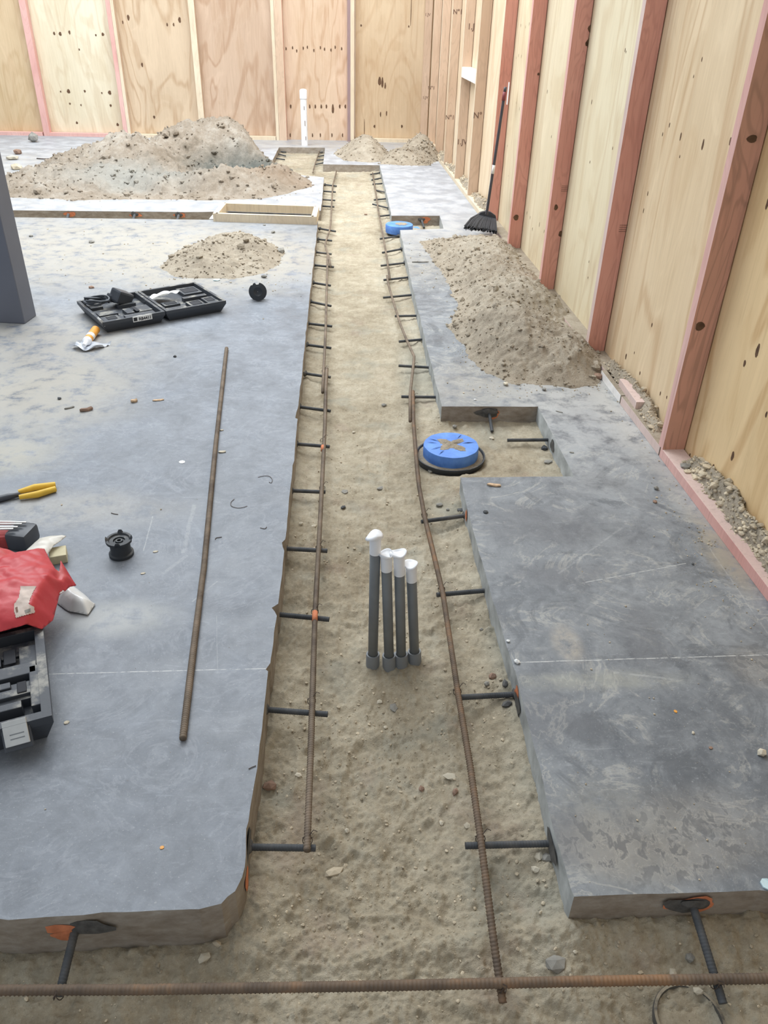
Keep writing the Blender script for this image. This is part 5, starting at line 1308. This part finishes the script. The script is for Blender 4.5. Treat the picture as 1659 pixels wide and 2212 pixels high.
rock(750, 1795, .010, 'pale pebble near the end of the left rebar', 'stone_pale')
rock(722, 1885, .022, 'oblong earthy stone before the end of the left rebar', 'gravel', flat=.5, aspect=1.5)
rock(1063, 1500 - 40, .018, 'brown rock against the foot of the right slab', 'stone_brown')
rock(1052, 1478, .016, 'grey ringed stone near the second right dowel')
rock(1095, 1502 + 18, .022, 'dark epoxy lump under the second right dowel', 'epoxy')
rock(1090, 1482, .018, 'dark epoxy lump above the second right dowel', 'epoxy')
rock(745, 1060 + 3, .022, 'flat stone in mid trench level with the fifth left dowel', flat=.4)
rock(822, 1054, .020, 'pointed stone in mid trench', 'stone_grey', flat=.5, aspect=1.4)
rock(829, 875, .019, 'dark angular stone in mid trench near the lap of the bars', flat=.6)
rock(764, 935, .012, 'small round stone in mid trench', 'stone_pale')
rock(741, 1096, .016, 'dark stone beside the left rebar', 'dowel')
rock(650, 1262 - 130, .014, 'pale stone between slab and left rebar', 'stone_pale')
rock(678, 1134, .014, 'flat pale stone touching the left rebar', 'stone_pale', flat=.4)
rock(582, 1700, .024, 'upturned brown clod beside the left slab', 'stone_brown')
rock(645, 1675, .016, 'pale split stone beside the left rebar', 'stone_pale', flat=.5)
rock(990, 462, .03, 'grey lump in far trench', 'stone_grey') if False else None
rock(790, 463, .022, 'dark clod on the far trench floor', 'stone_brown')
rock(1040, 1358, .012, 'pebble resting by the third right dowel', 'stone_grey')
# on the slabs
SL = dict(where='slab')
rock(605, 548, .045, 'mossy grey rock at the tip of the small dirt mound', 'stone_grey', **SL)
rock(571, 600, .020, 'little dark stone between the small mound and the standing spool', 'stone_grey', **SL)
rock(590, 503, .024, 'dark stone beyond the small dirt mound', 'stone_grey', flat=.5, **SL)
rock(571, 487, .018, 'flat dark stone near the end of the pine frame', 'stone_grey', flat=.4, **SL)
rock(73, 307, .10, 'big round boulder by the back wall near the column', 'stone_grey', flat=.85, **SL)
rock(38, 333, .06, 'brown rock below the boulder', 'stone_brown', **SL)
rock(27, 345, .07, 'tan rock beside the steel column', 'stone_pale', flat=.5, **SL)
rock(36, 366, .08, 'broad tan rock in the dirt behind the column', 'gravel', flat=.5, **SL)
rock(198, 524, .028, 'dark stone on the dusty slab behind the case', 'stone_grey', flat=.4, **SL)
rock(67, 511, .025, 'dark stone beside the column on the dusty slab', 'stone_grey', flat=.4, **SL)
rock(198, 622, .022, 'brown stone just behind the open case', 'stone_brown', flat=.4, **SL)
rock(1049, 1107, .011, 'dark chip on the right slab near the orange paint', 'dowel', flat=.5, **SL)
rock(1175, 843, .016, 'small stone just in front of the long dirt heap', 'stone_grey', **SL)
rock(1290, 818, .030, 'rounded brown stone where the long heap meets the plate', 'stone_brown', **SL)
rock(1092, 832, .018, 'pale stone at the toe of the long heap', 'stone_pale', **SL)
rock(995, 708, .020, 'stone on the slab left of the long heap', 'stone_grey', **SL)
rock(1644, 1629, .014, 'pale pebble at the edge of the right slab', 'stone_pale', **SL)
rock(1417, 1057, .012, 'dark pebble pair on the right slab by the plate', 'stone_grey', **SL)
rock(1414, 1085, .010, 'single dark pebble on the right slab', 'stone_brown', flat=.5, **SL)
rock(1097, 1386, .008, 'white plaster lump stuck to the right slab edge, the higher of two', 'paper', flat=.6, **SL)
rock(1116, 1431, .010, 'white plaster lump at the end of the chalky saw line', 'paper', flat=.6, **SL)
rock(1480, 1009, .030, 'round stone in the dust at the foot of the nearest red stud', 'stone_grey', where='slab', z=.046, flat=.35)
rock(1496, 1219, .007, 'black pebble on the chalk line of the right slab', 'dowel', flat=.5, **SL)
rock(1497, 1584, .005, 'tiny white pebble on the right slab', 'stone_pale', **SL)
rock(378, 771, .014, 'small dark chip on the left slab between case and loose rebar', 'dowel', flat=.5, **SL)
rock(129, 862, .012, 'dark pebble on the dusty left slab', 'dowel', flat=.6, **SL)
rock(1026, 864, .010, 'small white chip on the slab behind the square cut-out', 'paper', flat=.4, **SL)
def chip(px, py, w, d, h, ang, label, mat='chip', name='wood_chip', cat='wood chip'):
    p = Vector(P(px, py, 0)); m = MB()
    prof = [(-1, -.2), (-.6, -.9), (.3, -1), (1, -.3), (.8, .6), (.1, 1), (-.7, .7)]
    R = rotz(ang); pts = [p + R @ Vector((a * w / 2, b * d / 2, 0)) for a, b in prof]
    n = len(pts); b0 = len(m.v); m.v += [(q.x, q.y, .0005 + .2 * h * (i % 2)) for i, q in enumerate(pts)] + [(q.x, q.y, h * (.75 + .25 * math.sin(i * 2.1))) for i, q in enumerate(pts)]
    m.f.append(tuple(range(n))[::-1]); m.f.append(tuple(range(n, 2 * n))); m.m += [0, 0]
    for i in range(n): j = (i + 1) % n; m.f.append((i, j, n + j, n + i)); m.m.append(0)
    return tag(m.build(name, MAT[mat]), label, cat)
chip(1067, 1049, .062, .022, .009, -.25, 'tan wood splinter on the right slab in front of the square cut-out')
chip(290, 868, .035, .028, .016, .3, 'chunky wood chip on the left slab, left of the pale flat one')
chip(342, 865, .06, .02, .006, .2, 'flat pale wood chip on the left slab')
chip(187, 887, .065, .025, .018, .4, 'reddish curled wood chip on the left slab', 'stone_brown')
chip(150, 882, .05, .014, .008, .5, 'thin grey curl on the dusty left slab', 'stone_grey')
chip(480, 977, .035, .018, .007, .1, 'tan chip tucked against the loose rebar', 'stone_pale')
chip(479, 930, .018, .012, .006, .1, 'tiny tan chip touching the loose rebar', 'stone_pale')
chip(350, 1831, .011, .010, .002, .1, 'orange speck on the front of the left slab', 'orange_tube', 'paint_fleck', 'fleck')
chip(144, 1561, .016, .013, .003, .4, 'pale fleck beside the near tool case', 'stone_pale', 'paint_fleck', 'fleck')
chip(336, 1192, .020, .012, .003, .3, 'pale fleck to the side of the upright spool', 'stone_pale', 'paint_fleck', 'fleck')
chip(309, 1239, .018, .011, .003, .3, 'pale fleck below the upright spool', 'stone_pale', 'paint_fleck', 'fleck')
chip(393, 998, .028, .030, .0015, .9, 'white smudge of paper on the left slab beside the loose rebar', 'paper', 'paper_scrap', 'scrap')
chip(444, 519, .06, .045, .006, .2, 'white paper scrap at the back of the small dirt mound', 'paper', 'paper_scrap', 'scrap')
chip(468, 606, .05, .04, .010, .2, 'pale blue scrap in front of the small dirt mound', 'cyan_paper', 'paper_scrap', 'scrap')
chip(583, 513, .05, .02, .004, .2, 'white scrap beside the dark stone behind the small mound', 'paper', 'paper_scrap', 'scrap')
chip(1655, 1911, .028, .03, .006, .4, 'blue and white scrap on the front edge of the right slab', 'cyan_paper', 'paper_scrap', 'scrap')
chip(1459, 1537, .010, .012, .002, .4, 'rusty orange speck on the right slab', 'orange_tube', 'paint_fleck', 'fleck')
chip(1535, 1616, .012, .010, .003, .2, 'rust brown chip on the right slab', 'stone_brown', 'paint_fleck', 'fleck')
chip(908, 567, .14, .012, .010, .05, 'thin grey splinter lying across the right slab by the far dowels', 'stone_grey')
chip(1208, 890, .04, .010, .004, -.6, 'grey shaving on the slab behind the square cut-out', 'stone_grey')
chip(1235, 978, .022, .012, .004, -.4, 'grey flake on the slab right of the square cut-out', 'stone_grey')
def wirebit(pts, label, r=.0011):
    m = MB(); W_ = [Vector(P(x, y, .002)) for x, y in pts]
    # smooth
    out = []
    for i in range(len(W_) - 1):
        a = W_[max(i - 1, 0)]; b = W_[i]; c = W_[i + 1]; d = W_[min(i + 2, len(W_) - 1)]
        for k in range(6):
            t = k / 6; out.append(.5 * ((2 * b) + (c - a) * t + (2 * a - 5 * b + 4 * c - d) * t * t + (3 * b - a - 3 * c + d) * t ** 3))
    out.append(W_[-1]); m.tube(out, r, 6)
    return tag(m.build('tie_wire_offcut', MAT['wire'], smooth=True), label, 'wire offcut')
wirebit([(557, 1031), (570, 1028), (582, 1029), (588, 1036), (586, 1043), (581, 1041)], 'curled wire offcut with a hooked end on the left slab')
wirebit([(506, 1078), (499, 1085), (500, 1093), (512, 1097), (525, 1096), (534, 1093)], 'c-shaped wire offcut on the left slab')
wirebit([(465, 1165), (467, 1162), (479, 1160)], 'short bent wire offcut beside the loose rebar', .0014)
wirebit([(562, 1140), (572, 1142), (576, 1138)], 'tiny hooked wire offcut near the chipped slab edge', .0012)
wirebit([(537, 1661), (545, 1657), (553, 1654)], 'small wire end at the edge of the left slab', .0012)
wirebit([(240, 1108), (247, 1110), (255, 1111)], 'short straight wire offcut on the left slab beyond the upright spool', .0014)
wirebit([(80, 343), (95, 344), (112, 343), (125, 340)], 'curved dark strip on the far slab behind the big heap', .012)
# small white ball behind the heap
q = Vector(P(375, 300, .0)); m = MB(); m.lathe([(.05, 0), (.05, .14), (.045, .16), (.02, .18), (.001, .18)], Vector((bx(375, 290), BWy - .35, 0)), 20); tag(smooth_angle(m.build('pipe_stub', MAT['pvc_white'])), 'white capped pipe stub peeking over the big dirt heap', 'pipe')
